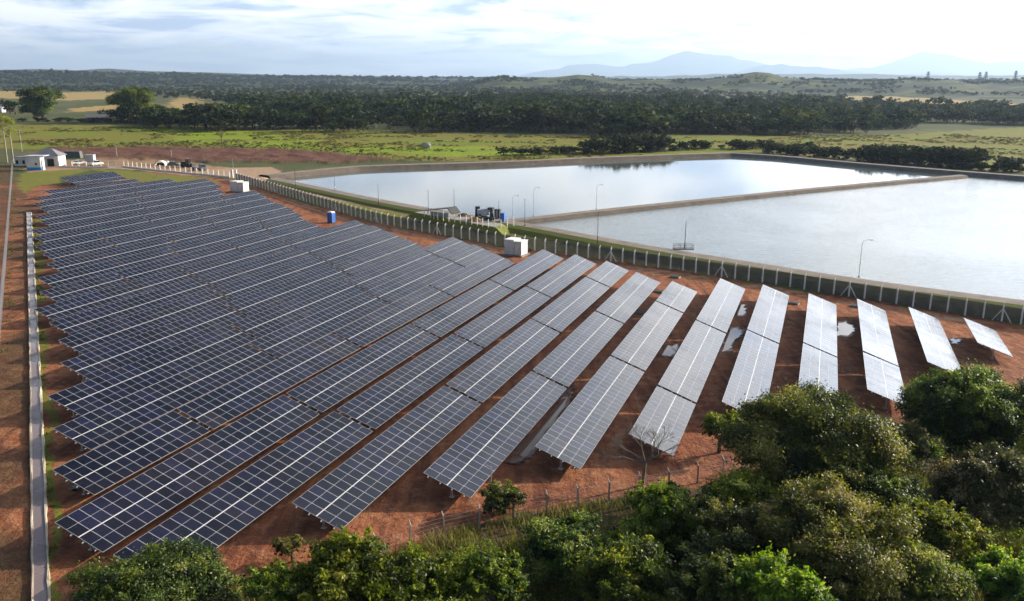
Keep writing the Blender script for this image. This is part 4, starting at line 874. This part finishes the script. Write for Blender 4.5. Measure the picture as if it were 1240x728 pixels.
# ------------------------------------------------------------------ gate and lamp posts
def gate():
    p, q = at(281.5, 215.8), at(286.2, 216); t = thing('gate', 'pair of white gate pillars where the yard road meets the pond road', 'gate', p)
    for a in (p, q): m = MB(); m.box((a[0] - p[0], a[1] - p[1], 1.15), (.5, .5, 2.7)); m.box((a[0] - p[0], a[1] - p[1], 2.56), (.62, .62, .12)); m.build('pillar', M_white, t)
    m = MB()
    for k in range(6): m.box((0.5 + k * .35 - 3, 1.6, .75), (.05, .05, 1.5))
    m.box((-1.6, 1.6, 1.45), (2.3, .06, .06)); m.box((-1.6, 1.6, .15), (2.3, .06, .06)); m.build('gate_leaf', M_galv, t)
gate()
M_dark = worn('dark_grey_metal', (.060, .062, .066), (.038, .039, .042), 1.5, .92)
def lamp(px, py, h, kind, lab, z=ZC, a=0.0):
    p = at(px, py, z); t = thing('lamp_post', lab, 'lamp post', p, a, 'lamp posts around the ponds')
    m = MB(); m.tube((0, 0, -.4), (0, 0, h), .06, .035, 8); m.box((0, 0, .02), (.35, .35, .16)); m.build('pole', M_galv if kind == 'arm' else M_dark, t)
    if kind == 'arm':
        m = MB(); m.path([(0, 0, h - .05), (.12, 0, h + .35), (.5, 0, h + .62), (1.05, 0, h + .68)], [.035, .03, .028, .025], 6); m.build('arm', M_galv, t)
        m = MB(); m.box((1.3, 0, h + .67), (.62, .22, .1), 0, 0, .8); m.build('lamp_head', M_galv, t)
    else:
        m = MB(); m.box((0, 0, h + .06), (.16, .16, .14)); m.build('pole_cap', M_dark, t); m = MB(); m.box((.14, 0, 1.1), (.14, .2, .34)); m.build('meter_box', M_galv, t)
LP = [(358, 224, 4.4, 'pole', 'thin dark pole nearest the narrow left tip of the far pond', .4), (405.7, 231.5, 4.7, 'pole', 'thin dark pole on the grass strip, second from the pond tip', .3), (458.5, 247, 4.8, 'pole', 'thin dark pole on the grass strip, third from the pond tip', .2),
      (518.8, 258, 5.0, 'pole', 'dark pole at the left end of the pump station fence', .4), (550, 254, 4.7, 'pole', 'dark pole standing behind the dark canopy of the pump station', .4), (604, 258, 2.6, 'pole', 'short dark pole beside the blue cabinet', .4),
      (635.5, 273, 5.4, 'pole', 'dark pole where the dividing dike starts', .4), (723.5, 294, 5.7, 'pole', 'dark pole by the near pond above the white inverter station', .4), (1040, 335, 5.2, 'arm', 'curved arm lamp on the near pond road, rightmost lamp', .4),
      (620.5, 263, 4.2, 'arm', 'curved arm lamp on the dividing dike, leftmost of three', -.15), (646, 261.5, 5.8, 'arm', 'curved arm lamp on the dividing dike, middle of three', -.15), (722, 253, 5.2, 'arm', 'curved arm lamp on the dividing dike, rightmost of three', -.15), (283.2, 214, 5.4, 'arm', 'tall lamp behind the white gate pillars', -.3)]
for (x, y, h, k, lab, z) in LP: lamp(x, y, h, k, lab, z, -.2)
for (x, yb, yt, lab) in ((142, 192, 176, 'thin grey pole before the ploughed bank, left one'), (208, 192, 181, 'thin grey pole before the ploughed bank, right one'), (27, 184, 157, 'thin grey pole in the pasture left of the hip roof')):
    p = at(x, yb); k = (p[1] * math.cos(PITCH) + CAMZ * math.sin(PITCH)) / F; h = (yb - yt) * k; m = MB(); m.tube((0, 0, -.4), (0, 0, h), .11, .07, 7); m.box((0, 0, h - .4), (1.1, .1, .1)); tag(m.build('utility_pole', M_galv, None, p), lab, 'pole')
def aerator():
    p = at(829, 302, ZC); t = thing('level_gauge_pole', 'tall pole on a small railed platform at the near pond edge', 'pole', p)
    m = MB(); m.tube((0, 0, 0), (0, 0, 5.2), .075, .05, 7); m.build('pole', M_dark, t); m = MB(); m.box((-.2, .2, .05), (3.6, 1.6, .14)); m.build('platform', M_dconc, t); m = MB()
    for x in (-1.9, -.9, .1, 1.5):
        for y in (-.5, .9): m.tube((x, y, 0), (x, y, .9), .035, n=5)
    for y in (-.5, .9): m.tube((-1.9, y, .9), (1.5, y, .9), .03, n=5); m.tube((-1.9, y, .5), (1.5, y, .5), .025, n=5)
    m.build('railing', M_dark, t)
aerator()

# ------------------------------------------------------------------ inverter stations, toilet, small boxes, puddles
M_cab = worn('white_cabinet_paint', (.78, .77, .73), (.66, .65, .62), .9, .55)
def station(px, py, rz, w, d, h, lab):
    p = at(px, py); t = thing('inverter_station', lab, 'inverter station', p, rz, 'inverter stations')
    m = MB(); m.box((0, 0, .05), (w + .7, d + .7, .5)); m.build('concrete_base', M_conc, t)
    m = MB(); m.box((-w * .22, 0, .32 + h / 2), (w * .56, d, h)); m.box((w * .29, 0, .32 + h * .46), (w * .44, d * .94, h * .92)); m.build('cabinet', M_cab, t)
    m = MB(); m.box((-w * .22, 0, .36 + h), (w * .62, d + .12, .09)); m.box((w * .31, 0, .36 + h * .92), (w * .46, d + .06, .07)); m.build('roof', M_cab, t)
    for x in (-w * .36, -w * .09, w * .29): m = MB(); m.box((x, -d / 2 - .012, .32 + h * .46), (w * .24, .03, h * .78)); o = m.build('door', M_cab, t); n = MB(); n.box((x + w * .09, -d / 2 - .05, .3 + h * .45), (.04, .05, .22)); n.build('handle', M_dark, o)
    m = MB()
    for k in range(7): m.box((w / 2 - .02 + .03, 0, .6 + k * .13), (.03, d * .55, .05))
    m.build('vent', M_galv, t)
station(625, 309, R(-28), 3.3, 2.6, 2.6, 'white inverter station with shaded front beside the fence, the nearer one')
station(290.5, 232.5, R(-20), 4.2, 2.6, 2.6, 'grey and white inverter station near the gate, the farther one')
M_blue = worn('blue_plastic', (.03, .12, .42), (.05, .17, .50), 1.5, .4)
def toilet():
    p = at(401.5, 269.8); t = thing('portable_toilet', 'blue portable toilet with white roof on red soil by the fence', 'portable toilet', p, R(-25)); h = 2.25
    m = MB(); m.box((0, 0, h / 2), (1.25, 1.25, h)); m.build('cabin', M_blue, t); m = MB(); m.box((0, 0, h + .12), (1.3, 1.3, .26), 0, 0, .72); m.build('roof', M_white, t)
    m = MB(); m.box((0, -.64, 1.02), (.8, .04, 1.85)); d = m.build('door', M_blue, t); m = MB(); m.box((.3, -.68, 1.05), (.05, .05, .2)); m.build('handle', M_white, d)
    m = MB(); m.box((0, 0, .06), (1.32, 1.32, .14)); m.build('skid', M_dark, t)
toilet()
def pit(px, py, lab, s=1.5):
    p = at(px, py); t = thing('inspection_pit', lab, 'inspection pit', (p[0], p[1], p[2]), R(-35), 'concrete inspection pits'); m = MB()
    m.box((0, 0, .08), (s, s * .62, .34)); m.build('concrete_box', M_conc, t); m = MB(); m.box((0, .06, .275), (s * .9, s * .5, .05)); m.build('cover', M_dark, t)
for (x, y, lab) in ((818, 336.3, 'concrete inspection pit by the fence above the sixth row'), (798, 354.3, 'concrete inspection pit between seventh and eighth row ends'), (775.5, 380.5, 'concrete inspection pit midway between seventh and eighth rows'), (961, 368.5, 'concrete inspection pit beside the far end of the fourth row'), (1036, 372, 'concrete inspection pit beside the far end of the third row')): pit(x, y, lab)
M_pud = mat('muddy_puddle_water', (.16, .10, .075), .03, 0, .5)
M_pud.node_tree.nodes['Principled BSDF'].inputs['IOR'].default_value = 1.33
M_wet = worn('wet_red_mud', (.075, .028, .017), (.12, .045, .026), 1.5, .55, .4)
def puddle(pts, seed):
    r = random.Random(seed); P = [at(*q) for q in pts]; n = len(P); Q = []
    for k in range(n):
        a, b = np.array(P[k]), np.array(P[(k + 1) % n])
        for f in np.arange(0, 1, .1): c = a + (b - a) * f; w = math.sin(k * 9 + f * 7 + seed) * .16; Q.append((c[0] + w + r.uniform(-.14, .14), c[1] + w + r.uniform(-.2, .2)))
    z = max(float(gz(*q)) for q in Q) + .075; poly_sheet('puddle', Q, z, M_pud); c = np.mean(Q, axis=0); poly_sheet('wet_soil', [tuple(c + (np.array(q) - c) * 1.22 + (r.uniform(-.25, .25), r.uniform(-.3, .3))) for q in Q], z - .03, M_wet)
puddle([(873, 427), (880, 402), (888, 399), (899, 402), (896, 408), (889, 413), (884, 424)], 1); puddle([(890, 382), (894, 371), (900, 370), (903, 376), (900, 383)], 2)
puddle([(799, 431), (806, 419), (815, 420), (821, 418), (818, 428), (812, 432)], 3); puddle([(1013, 407), (1015, 393), (1024, 391), (1033, 398), (1035, 402), (1026, 407)], 4)
puddle([(634, 556), (622, 550), (660, 512), (682, 479), (694, 478), (672, 510), (650, 542)], 5); puddle([(1150, 414), (1153, 410), (1163, 413), (1158, 417)], 6); puddle([(86, 586), (97, 580), (99, 590), (90, 594)], 7)

# ------------------------------------------------------------------ pump station by the ponds
M_brown = worn('ochre_earth_pile', (.30, .19, .09), (.22, .13, .06), 1.2, .95, .6)
M_tank = worn('pale_grey_tank', (.46, .47, .48), (.36, .36, .37), 1, .5)
def pump_station():
    p = at(533, 262, ZC); t = thing('pump_canopy', 'dark pitched canopy over pumps left of the pump set', 'canopy', p, R(-30))
    m = MB()
    for x in (-3.4, 0, 3.4):
        for y in (-1.3, 1.3): m.tube((x, y, -.2), (x, y, 1.2), .07, n=6)
    m.build('column', M_galv, t); m = MB(); m.prism([(-4, 1.15), (0.8, 1.9), (3.2, 2.3), (4.3, 1.1), (4.2, .98), (3.1, 2.12), (.8, 1.76), (-4, 1.02)], -1.7, 1.7); m.build('roof', M_dark, t)
    m = MB(); m.tube((-2.4, 0, .5), (2.6, 0, .5), .42, n=12); m.build('pump_body', M_tank, t)
    p = at(586, 266, ZC); t = thing('pump_set', 'dark machine with two towers and a pale tank at the pump station', 'pump', p, R(-12))
    m = MB(); m.box((0, 0, .35), (4.6, 2.0, .3)); m.build('skid', M_dark, t)
    m = MB(); m.box((-1.7, .3, 1.5), (.55, 1.0, 2.1), 0, 0, .75); m.box((-1.5, .3, 2.55), (1.0, 1.1, .45), .3); m.build('tower', M_dark, t)
    m = MB(); m.box((1.7, .3, 1.4), (.7, 1.1, 1.9), 0, 0, .8); m.box((1.5, .3, 2.4), (1.2, 1.0, .5), -.25); m.build('tower', M_dark, t)
    m = MB(); m.tube((-1.35, .1, 1.35), (1.0, .1, 1.75), .72, n=14); m.box((.2, -.5, 1.3), (1.2, .8, .9), .2); m.build('tank', M_tank, t)
    m = MB(); m.path([(1.2, -.2, 2.0), (2.2, -.8, 1.4), (2.6, -1.6, .3)], [.16, .16, .16], 8); m.path([(-.8, -.6, 1.2), (-.2, -1.2, .9), (1.4, -1.4, .8)], [.13, .13, .13], 8); m.build('pipe', M_dark, t)
    m = MB()
    for x in (-1.7, 1.7):
        for y in (-.95, .95): m.tube((x, y - .12, .3), (x, y + .12, .3), .42, n=14)
    m.build('wheel', M_dark, t)
    p = at(602.5, 264.5, ZC); t = thing('switch_cabinet', 'grey steel cabinet left of the blue cabinet', 'cabinet', p, R(-20)); m = MB(); m.box((0, 0, .95), (1.2, .9, 2.0)); m.build('body', M_dark, t); m = MB(); m.box((0, -.47, .95), (.5, .03, 1.7)); m.build('door', M_galv, t); m = MB(); m.box((0, 0, 1.98), (1.3, 1.0, .06)); m.build('roof', M_dark, t)
    p = at(608.8, 268, ZC); t = thing('blue_cabinet', 'bright blue cabinet at the right of the pump set', 'cabinet', p, R(-20)); m = MB(); m.box((0, 0, .85), (.95, .9, 1.8)); m.build('body', M_blue, t); m = MB(); m.box((0, -.47, .85), (.7, .03, 1.5)); m.build('door', M_blue, t); m = MB(); m.box((0, 0, 1.78), (1.05, 1.0, .06)); m.build('roof', M_blue, t)
    for (x, y, s, lab) in ((575, 268.5, (2.6, 1.5, 1.0), 'ochre earth pile in front of the pump set'), (562, 262, (2.2, 1.4, .7), 'ochre earth pile between canopy and pump set')):
        q = at(x, y, ZC); r = np.random.default_rng(int(x)); n = 24; m = MB(); ring = []
        for i, (f, z) in enumerate(((1, -.1), (.8, .35), (.5, .75), (.2, 1.0))):
            for k in range(n): a = 6.283 * k / n; w = f * (1 + .12 * r.normal()); m.v.append((s[0] / 2 * w * math.cos(a) * 1.4, s[1] / 2 * w * math.sin(a) * 1.4, s[2] * z * (1 + .06 * r.normal())))
        for i in range(3):
            for k in range(n): m.f.append((i * n + k, i * n + (k + 1) % n, (i + 1) * n + (k + 1) % n, (i + 1) * n + k)); m.m.append(0)
        m.f.append(tuple(3 * n + k for k in range(n))); m.m.append(0); tag(m.build('earth_pile', M_brown, None, q), lab, 'earth pile')
    m = MB(); P = [np.array(at(x, y, ZC)) for x, y in ((502, 257.5), (600, 275.5), (609, 271.5), (520, 254.5))]; o = P[0]; c = sum(P) / 4
    m.v = [tuple(q - o + np.array([0, 0, .05])) for q in P] + [tuple(c + (q - c) * 1.10 + (q - c) / np.linalg.norm(q - c) * 2.2 - o + np.array([0, 0, -1.6])) for q in P]
    m.f = [(0, 1, 2, 3), (0, 4, 5, 1), (1, 5, 6, 2), (2, 6, 7, 3), (3, 7, 4, 0)]; m.m = [0, 1, 1, 1, 1]
    tag(m.build('concrete_apron', [M_conc, M_verge], None, tuple(o)), 'pale concrete apron on a low earth bank under the pump station', 'apron')
pump_station()

# ------------------------------------------------------------------ yard at the back: buildings, vehicles, heaps
M_wall = worn('white_plaster', (.72, .71, .68), (.58, .56, .52), .5, .85)
M_roofg = worn('grey_corrugated_roof', (.15, .15, .16), (.22, .22, .24), .8, .7)
M_roofl = worn('pale_lilac_metal_roof', (.50, .50, .58), (.44, .44, .52), .6, .5)
M_skyb = worn('sky_blue_paint', (.02, .24, .62), (.03, .28, .66), 1, .6)
M_win = mat('dark_window_glass', (.02, .024, .03), .08)
M_open = mat('dark_interior', (.02, .018, .016), .9)
def buildings():
    p = at(62, 201.5); t = thing('white_house', 'white house with grey hip roof and dark doorway at the back left', 'house', p, R(4))
    m = MB(); m.box((-1.2, 3, 1.7), (7.6, 6, 3.6)); m.build('wall', M_wall, t)
    m = MB(); x0, x1, y0, y1, z0, z1 = -5.8, 3.2, -.6, 6.6, 3.52, 6.0
    A = [(x0, y0, z0), (x1, y0, z0), (x1, y1, z0), (x0, y1, z0)]; i = len(m.v); m.v += A + [(-2.4, 3, z1), (-.6, 3, z1)]
    for f in ((0, 1, 5, 4), (1, 2, 5), (2, 3, 4, 5), (3, 0, 4), (3, 2, 1, 0)): m.f.append(f); m.m.append(0)
    r_ = m.build('roof', M_roofg, t)
    m = MB(); m.box((.0, -.02, 1.2), (2.2, .08, 2.6)); m.build('doorway', M_open, t); m = MB(); m.box((0, -.5, 2.75), (3.0, 1.1, .1)); m.build('door_canopy', M_roofl, t)
    m = MB(); m.box((-3.2, -.02, 1.9), (.9, .06, .9)); w = m.build('window', M_win, t); m = MB(); m.box((-3.2, -.06, 1.4), (1.1, .14, .08)); m.build('sill', M_conc, w)
    p = at(26, 201); t = thing('white_annex', 'low white annex with dark openings left of the white house', 'annex', p, R(4))
    m = MB(); m.box((0, 2, 1.4), (4.4, 4, 3.0)); m.build('wall', M_wall, t); m = MB(); m.box((0, 2, 2.97), (4.8, 4.4, .14)); m.build('roof', M_roofg, t)
    for x in (-1.3, .9): m = MB(); m.box((x, -.02, 1.3), (.8, .06, 1.2)); m.build('window', M_win, t)
    p = at(41.5, 206.5); t = thing('white_booth', 'white block building with sky blue base and lilac flat roof', 'booth', p, R(6))
    m = MB(); m.box((0, 1.6, 2.75), (4.4, 3.2, 3.5)); m.build('wall', M_wall, t); m = MB(); m.box((0, 1.6, .4), (4.46, 3.26, 1.2)); m.build('plinth', M_skyb, t)
    m = MB(); m.box((.4, 2.2, 4.62), (6.2, 4.8, .2)); m.build('roof', M_roofl, t); m = MB(); m.box((.8, -.02, 2.1), (.6, .06, .6)); w = m.build('window', M_win, t); m = MB(); m.box((.8, -.06, 1.76), (.8, .14, .07)); m.build('sill', M_conc, w)
    m = MB(); m.box((2.45, 1.2, 1.6), (.46, 1.4, 3.4)); m.build('side_wall', M_white, t)
    p = at(204, 147.2); t = thing('long_shed', 'long low shed with pale metal roof behind the pasture', 'shed', p, R(-6))
    m = MB(); m.box((0, 3, 1.3), (21, 6, 3.0)); m.build('wall', worn('shed_boards', (.10, .085, .07), (.06, .05, .045), .6), t); m = MB(); m.prism([(-3.6, 2.7), (0, 3.9), (3.6, 2.7), (3.6, 2.55), (0, 3.72), (-3.6, 2.55)], -11.2, 11.2)
    m.v = [(y, x + 3, z) for (x, y, z) in m.v]; m.build('roof', M_roofl, t)
    p = at(118, 147.5); t = thing('old_shed', 'old dark roofed shed between the two big pasture trees', 'shed', p, R(10)); m = MB(); m.box((0, 3, 1.5), (13, 6, 3.2)); m.build('wall', worn('old_shed_wall', (.13, .11, .095), (.30, .28, .26), .3), t); m = MB(); m.prism([(-4, 2.9), (0, 5.0), (4, 2.9), (4, 2.7), (0, 4.8), (-4, 2.7)], -7.5, 7.5); m.v = [(y, x + 3, z) for (x, y, z) in m.v]; m.build('roof', M_roofg, t)
    for (px, py, s, lab) in ((1075.5, 128.8, 9, 'tiny white farmhouse on the plain below the right hills'), (-3 + 3, 136, 7, 'white farmhouse at the left edge behind the dark tree'), (885, 113.2, 12, 'tiny white house before the middle hills')):
        p = at(px, py); t = thing('farmhouse', lab, 'house', p); m = MB(); m.box((0, 0, 1.6), (s, 6, 3.4)); m.build('wall', M_wall, t); m = MB(); m.prism([(-3.5, 3.2), (0, 5.0), (3.5, 3.2)], -s / 2 - .4, s / 2 + .4); m.v = [(y, x, z) for (x, y, z) in m.v]; m.build('roof', M_roofl, t); m = MB(); m.box((0, -3.02, 1.2), (1.0, .06, 2.2)); m.build('door', M_open, t)
buildings()
M_carw = mat('white_car_paint', (.78, .78, .77), .25); M_cargrey = mat('blue_grey_car_paint', (.07, .085, .11), .3); M_tyre = mat('tyre_rubber', (.02, .02, .02), .85)
M_tarp = worn('grey_green_tarp', (.075, .090, .085), (.13, .145, .135), 1.2, .8, .4)
def car(px, py, rz, lab, paint, pickup=False, name='parked_car'):
    p = at(px, py); t = thing(name, lab, 'car', p, rz); L, w = 4.4, 1.75
    m = MB(); m.prism([(-2.2, .35), (-2.2, .85), (-1.9, .98), (.85 if not pickup else .5, .98), (2.05, .85), (2.2, .6), (2.2, .35)], -w / 2, w / 2); m.build('body', paint, t)
    m = MB(); m.prism([(-1.75, .985), (-1.35, 1.48), (.1, 1.50), (.95, .985)] if not pickup else [(-.75, .985), (-.6, 1.62), (.45, 1.62), (1.1, .985)], -w / 2 + .12, w / 2 - .12); m.build('cabin', M_win, t)
    m = MB(); a, b = ((-1.3, .08) if not pickup else (-.6, .45)); m.box(((a + b) / 2, 0, 1.53 if not pickup else 1.65), (b - a, w - .26, .06)); m.build('roof', paint, t)
    for x in (-1.35, 1.35):
        for y in (-w / 2 + .06, w / 2 - .06): k = MB(); k.tube((x, y - .11, .32), (x, y + .11, .32), .33, n=14); o = k.build('wheel', M_tyre, t); q = MB(); q.tube((x, y - .125, .32), (x, y + .125, .32), .19, n=10); q.build('rim', M_galv, o)
    for y in (-.6, .6): k = MB(); k.box((2.2, y, .68), (.05, .32, .16)); k.build('headlight', M_line, t)
car(96.3, 199.3, R(40), 'white car parked in the yard behind the tall white fence post', M_carw); car(117, 200.2, R(60), 'white pickup parked right of the blue grey cabin', M_carw, True); car(211, 201, R(-8), 'blue grey car parked between white tent and dark loader', M_cargrey)
def yard():
    p = at(88, 191.5); t = thing('tarp_stack', 'grey green tarp covered stack below the ploughed bank', 'stack', p, R(2)); m = MB(); m.box((0, 1, 1.2), (6.2, 2.6, 2.6), 0, 0, .88); m.build('tarp', M_tarp, t)
    m = MB()
    for x in (-2, 0, 2): m.box((x, -.22, 1.2), (.06, .08, 2.4))
    m.build('strap', M_dark, t)
    p = at(108.3, 196); t = thing('site_cabin', 'pale blue grey cabin between the two white cars', 'cabin', p, R(3)); m = MB(); m.box((0, 1.2, 1.2), (2.9, 2.4, 2.4)); m.build('wall', worn('pale_blue_panel', (.38, .43, .50), (.32, .36, .43), .6, .6), t); m = MB(); m.box((0, 1.2, 2.44), (3.1, 2.6, .1)); m.build('roof', M_galv, t); m = MB(); m.box((.7, -.02, 1.05), (.8, .05, 1.9)); m.build('door', M_galv, t)
    p = at(193, 200.5); t = thing('white_tent', 'white arched tent in the yard behind the white fence', 'tent', p, R(0)); m = MB(); n = 12; A = [(2.0 * math.cos(math.pi * k / n), 1.55 * math.sin(math.pi * k / n)) for k in range(n + 1)]; B = [(x * .96, z * .95) for x, z in A[::-1]]; m.prism([*A, *B], 0, 2.6); m.build('canvas', M_white, t)
    m = MB(); m.box((0, 1.2, .35), (2.2, 1.6, .8)); m.build('goods', M_dark, t)
    p = at(203.3, 199.5); m = MB(); m.tube((0, 0, 0), (0, 0, 1.15), .62, .62, 14); m.tube((0, 0, 1.15), (0, 0, 1.35), .62, .2, 14); tag(m.build('water_tank', M_white, None, p), 'small white water tank right of the white tent', 'tank')
    p = at(227, 202.5); t = thing('wheel_loader', 'dark wheel loader parked behind the white fence', 'loader', p, R(-15)); m = MB(); m.box((-.9, 0, 1.2), (2.4, 1.7, 1.2), 0, 0, .9); m.build('engine_cover', M_dark, t); m = MB(); m.box((.3, 0, 2.1), (1.3, 1.4, 1.5), 0, 0, .85); m.build('cab', M_win, t)
    m = MB(); m.tube((.9, -.5, 1.2), (2.5, -.5, .7), .13, n=6); m.tube((.9, .5, 1.2), (2.5, .5, .7), .13, n=6); m.build('lift_arm', M_dark, t); m = MB(); m.prism([(2.3, .2), (3.2, .1), (3.1, .25), (2.5, .4), (2.45, 1.1), (2.3, 1.1)], -1.0, 1.0); m.build('bucket', M_dark, t)
    for x in (-1.2, 1.0):
        for y in (-.85, .85): m = MB(); m.tube((x, y - .22, .62), (x, y + .22, .62), .62, n=14); m.build('wheel', M_tyre, t)
    p = at(241, 206.5); t = thing('flatbed_truck', 'blue grey flatbed truck right of the dark loader', 'truck', p, R(-40)); m = MB(); m.box((2.2, 0, 1.35), (1.5, 2, 1.9), 0, 0, .9); m.build('cab', M_cargrey, t); m = MB(); m.box((-.8, 0, .95), (4.4, 2.1, .25)); m.build('flatbed', M_cargrey, t); m = MB(); m.box((2.98, 0, 1.75), (.05, 1.5, .6)); m.build('windscreen', M_win, t)
    for x in (-1.9, 2.1):
        for y in (-.9, .9): m = MB(); m.tube((x, y - .14, .45), (x, y + .14, .45), .45, n=14); m.build('wheel', M_tyre, t)
    p = at(516.5, 179.5); r = np.random.default_rng(5); bm = bmesh.new(); bmesh.ops.create_icosphere(bm, subdivisions=3, radius=1)
    for v in bm.verts: k = 1 + .12 * math.sin(v.co.x * 3 + 1) * math.cos(v.co.y * 4) + .06 * r.normal(); v.co = Vector((v.co.x * 2.0 * k, v.co.y * 1.5 * k, max(-.2, v.co.z * 1.75 * k + .9)))
    me = bpy.data.meshes.new('boulder'); bm.to_mesh(me); bm.free(); me.materials.append(worn('pale_boulder', (.36, .35, .33), (.24, .23, .21), 1, .9, .4)); tag(link('boulder', me, None, p), 'lone pale boulder on the bright green pasture', 'boulder')
yard()
def pylon(px, py, D, h, lab):
    r = ray(px, py); k = D / math.hypot(r[0], r[1]); p = (r[0] * k, r[1] * k, CAMZ + r[2] * k - 2); t = thing('power_pylon', lab, 'pylon', p, .4, 'pylons on the right hills'); m = MB(); w = 3.5
    for sx in (-1, 1):
        for sy in (-1, 1): m.tube((sx * w, sy * w, 0), (sx * .8, sy * .8, h), .55, .4, 4)
    for q in range(5):
        a, b = q / 5, (q + 1) / 5; wa, wb = w + (.8 - w) * a, w + (.8 - w) * b
        for s in (-1, 1): m.tube((-wa, s * wa, h * a), (wb, s * wb, h * b), .3, n=3); m.tube((wa, s * wa, h * a), (-wb, s * wb, h * b), .3, n=3)
    m.build('lattice_mast', M_dark, t); m = MB()
    for z, l in ((.72, 7), (.86, 6), (.98, 4)): m.box((0, 0, h * z), (l * 2, .8, .8))
    m.build('cross_arm', M_dark, t)
for x, y, lab in ((1225.5 - 40, 99.5, 'leftmost of three pylons on the right hill'), (1193, 99, 'middle of three pylons on the right hill'), (1229, 98, 'rightmost pylon on the right hill'), (1123, 98.5, 'pylon on the hill crest left of the pylon trio')): pylon(x, y, 2330, 24, lab)

# ------------------------------------------------------------------ air
def haze():
    m = MB(); m.box((0, 20000, 527), (84000, 52000, 1066)); o = m.build('haze', None); o.data.materials.clear()
    mt = bpy.data.materials.new('pale_haze'); mt.use_nodes = True; t = NT(mt.node_tree); t.n.remove(t.n['Principled BSDF']); v = t.node('ShaderNodeVolumePrincipled')
    v.inputs['Color'].default_value = (.52, .70, .93, 1); v.inputs['Density'].default_value = 0.000062; v.inputs['Anisotropy'].default_value = 0.35
    t.l.new(v.outputs[0], t.n['Material Output'].inputs['Volume']); o.data.materials.append(mt); tag(o, kind='stuff')
haze()
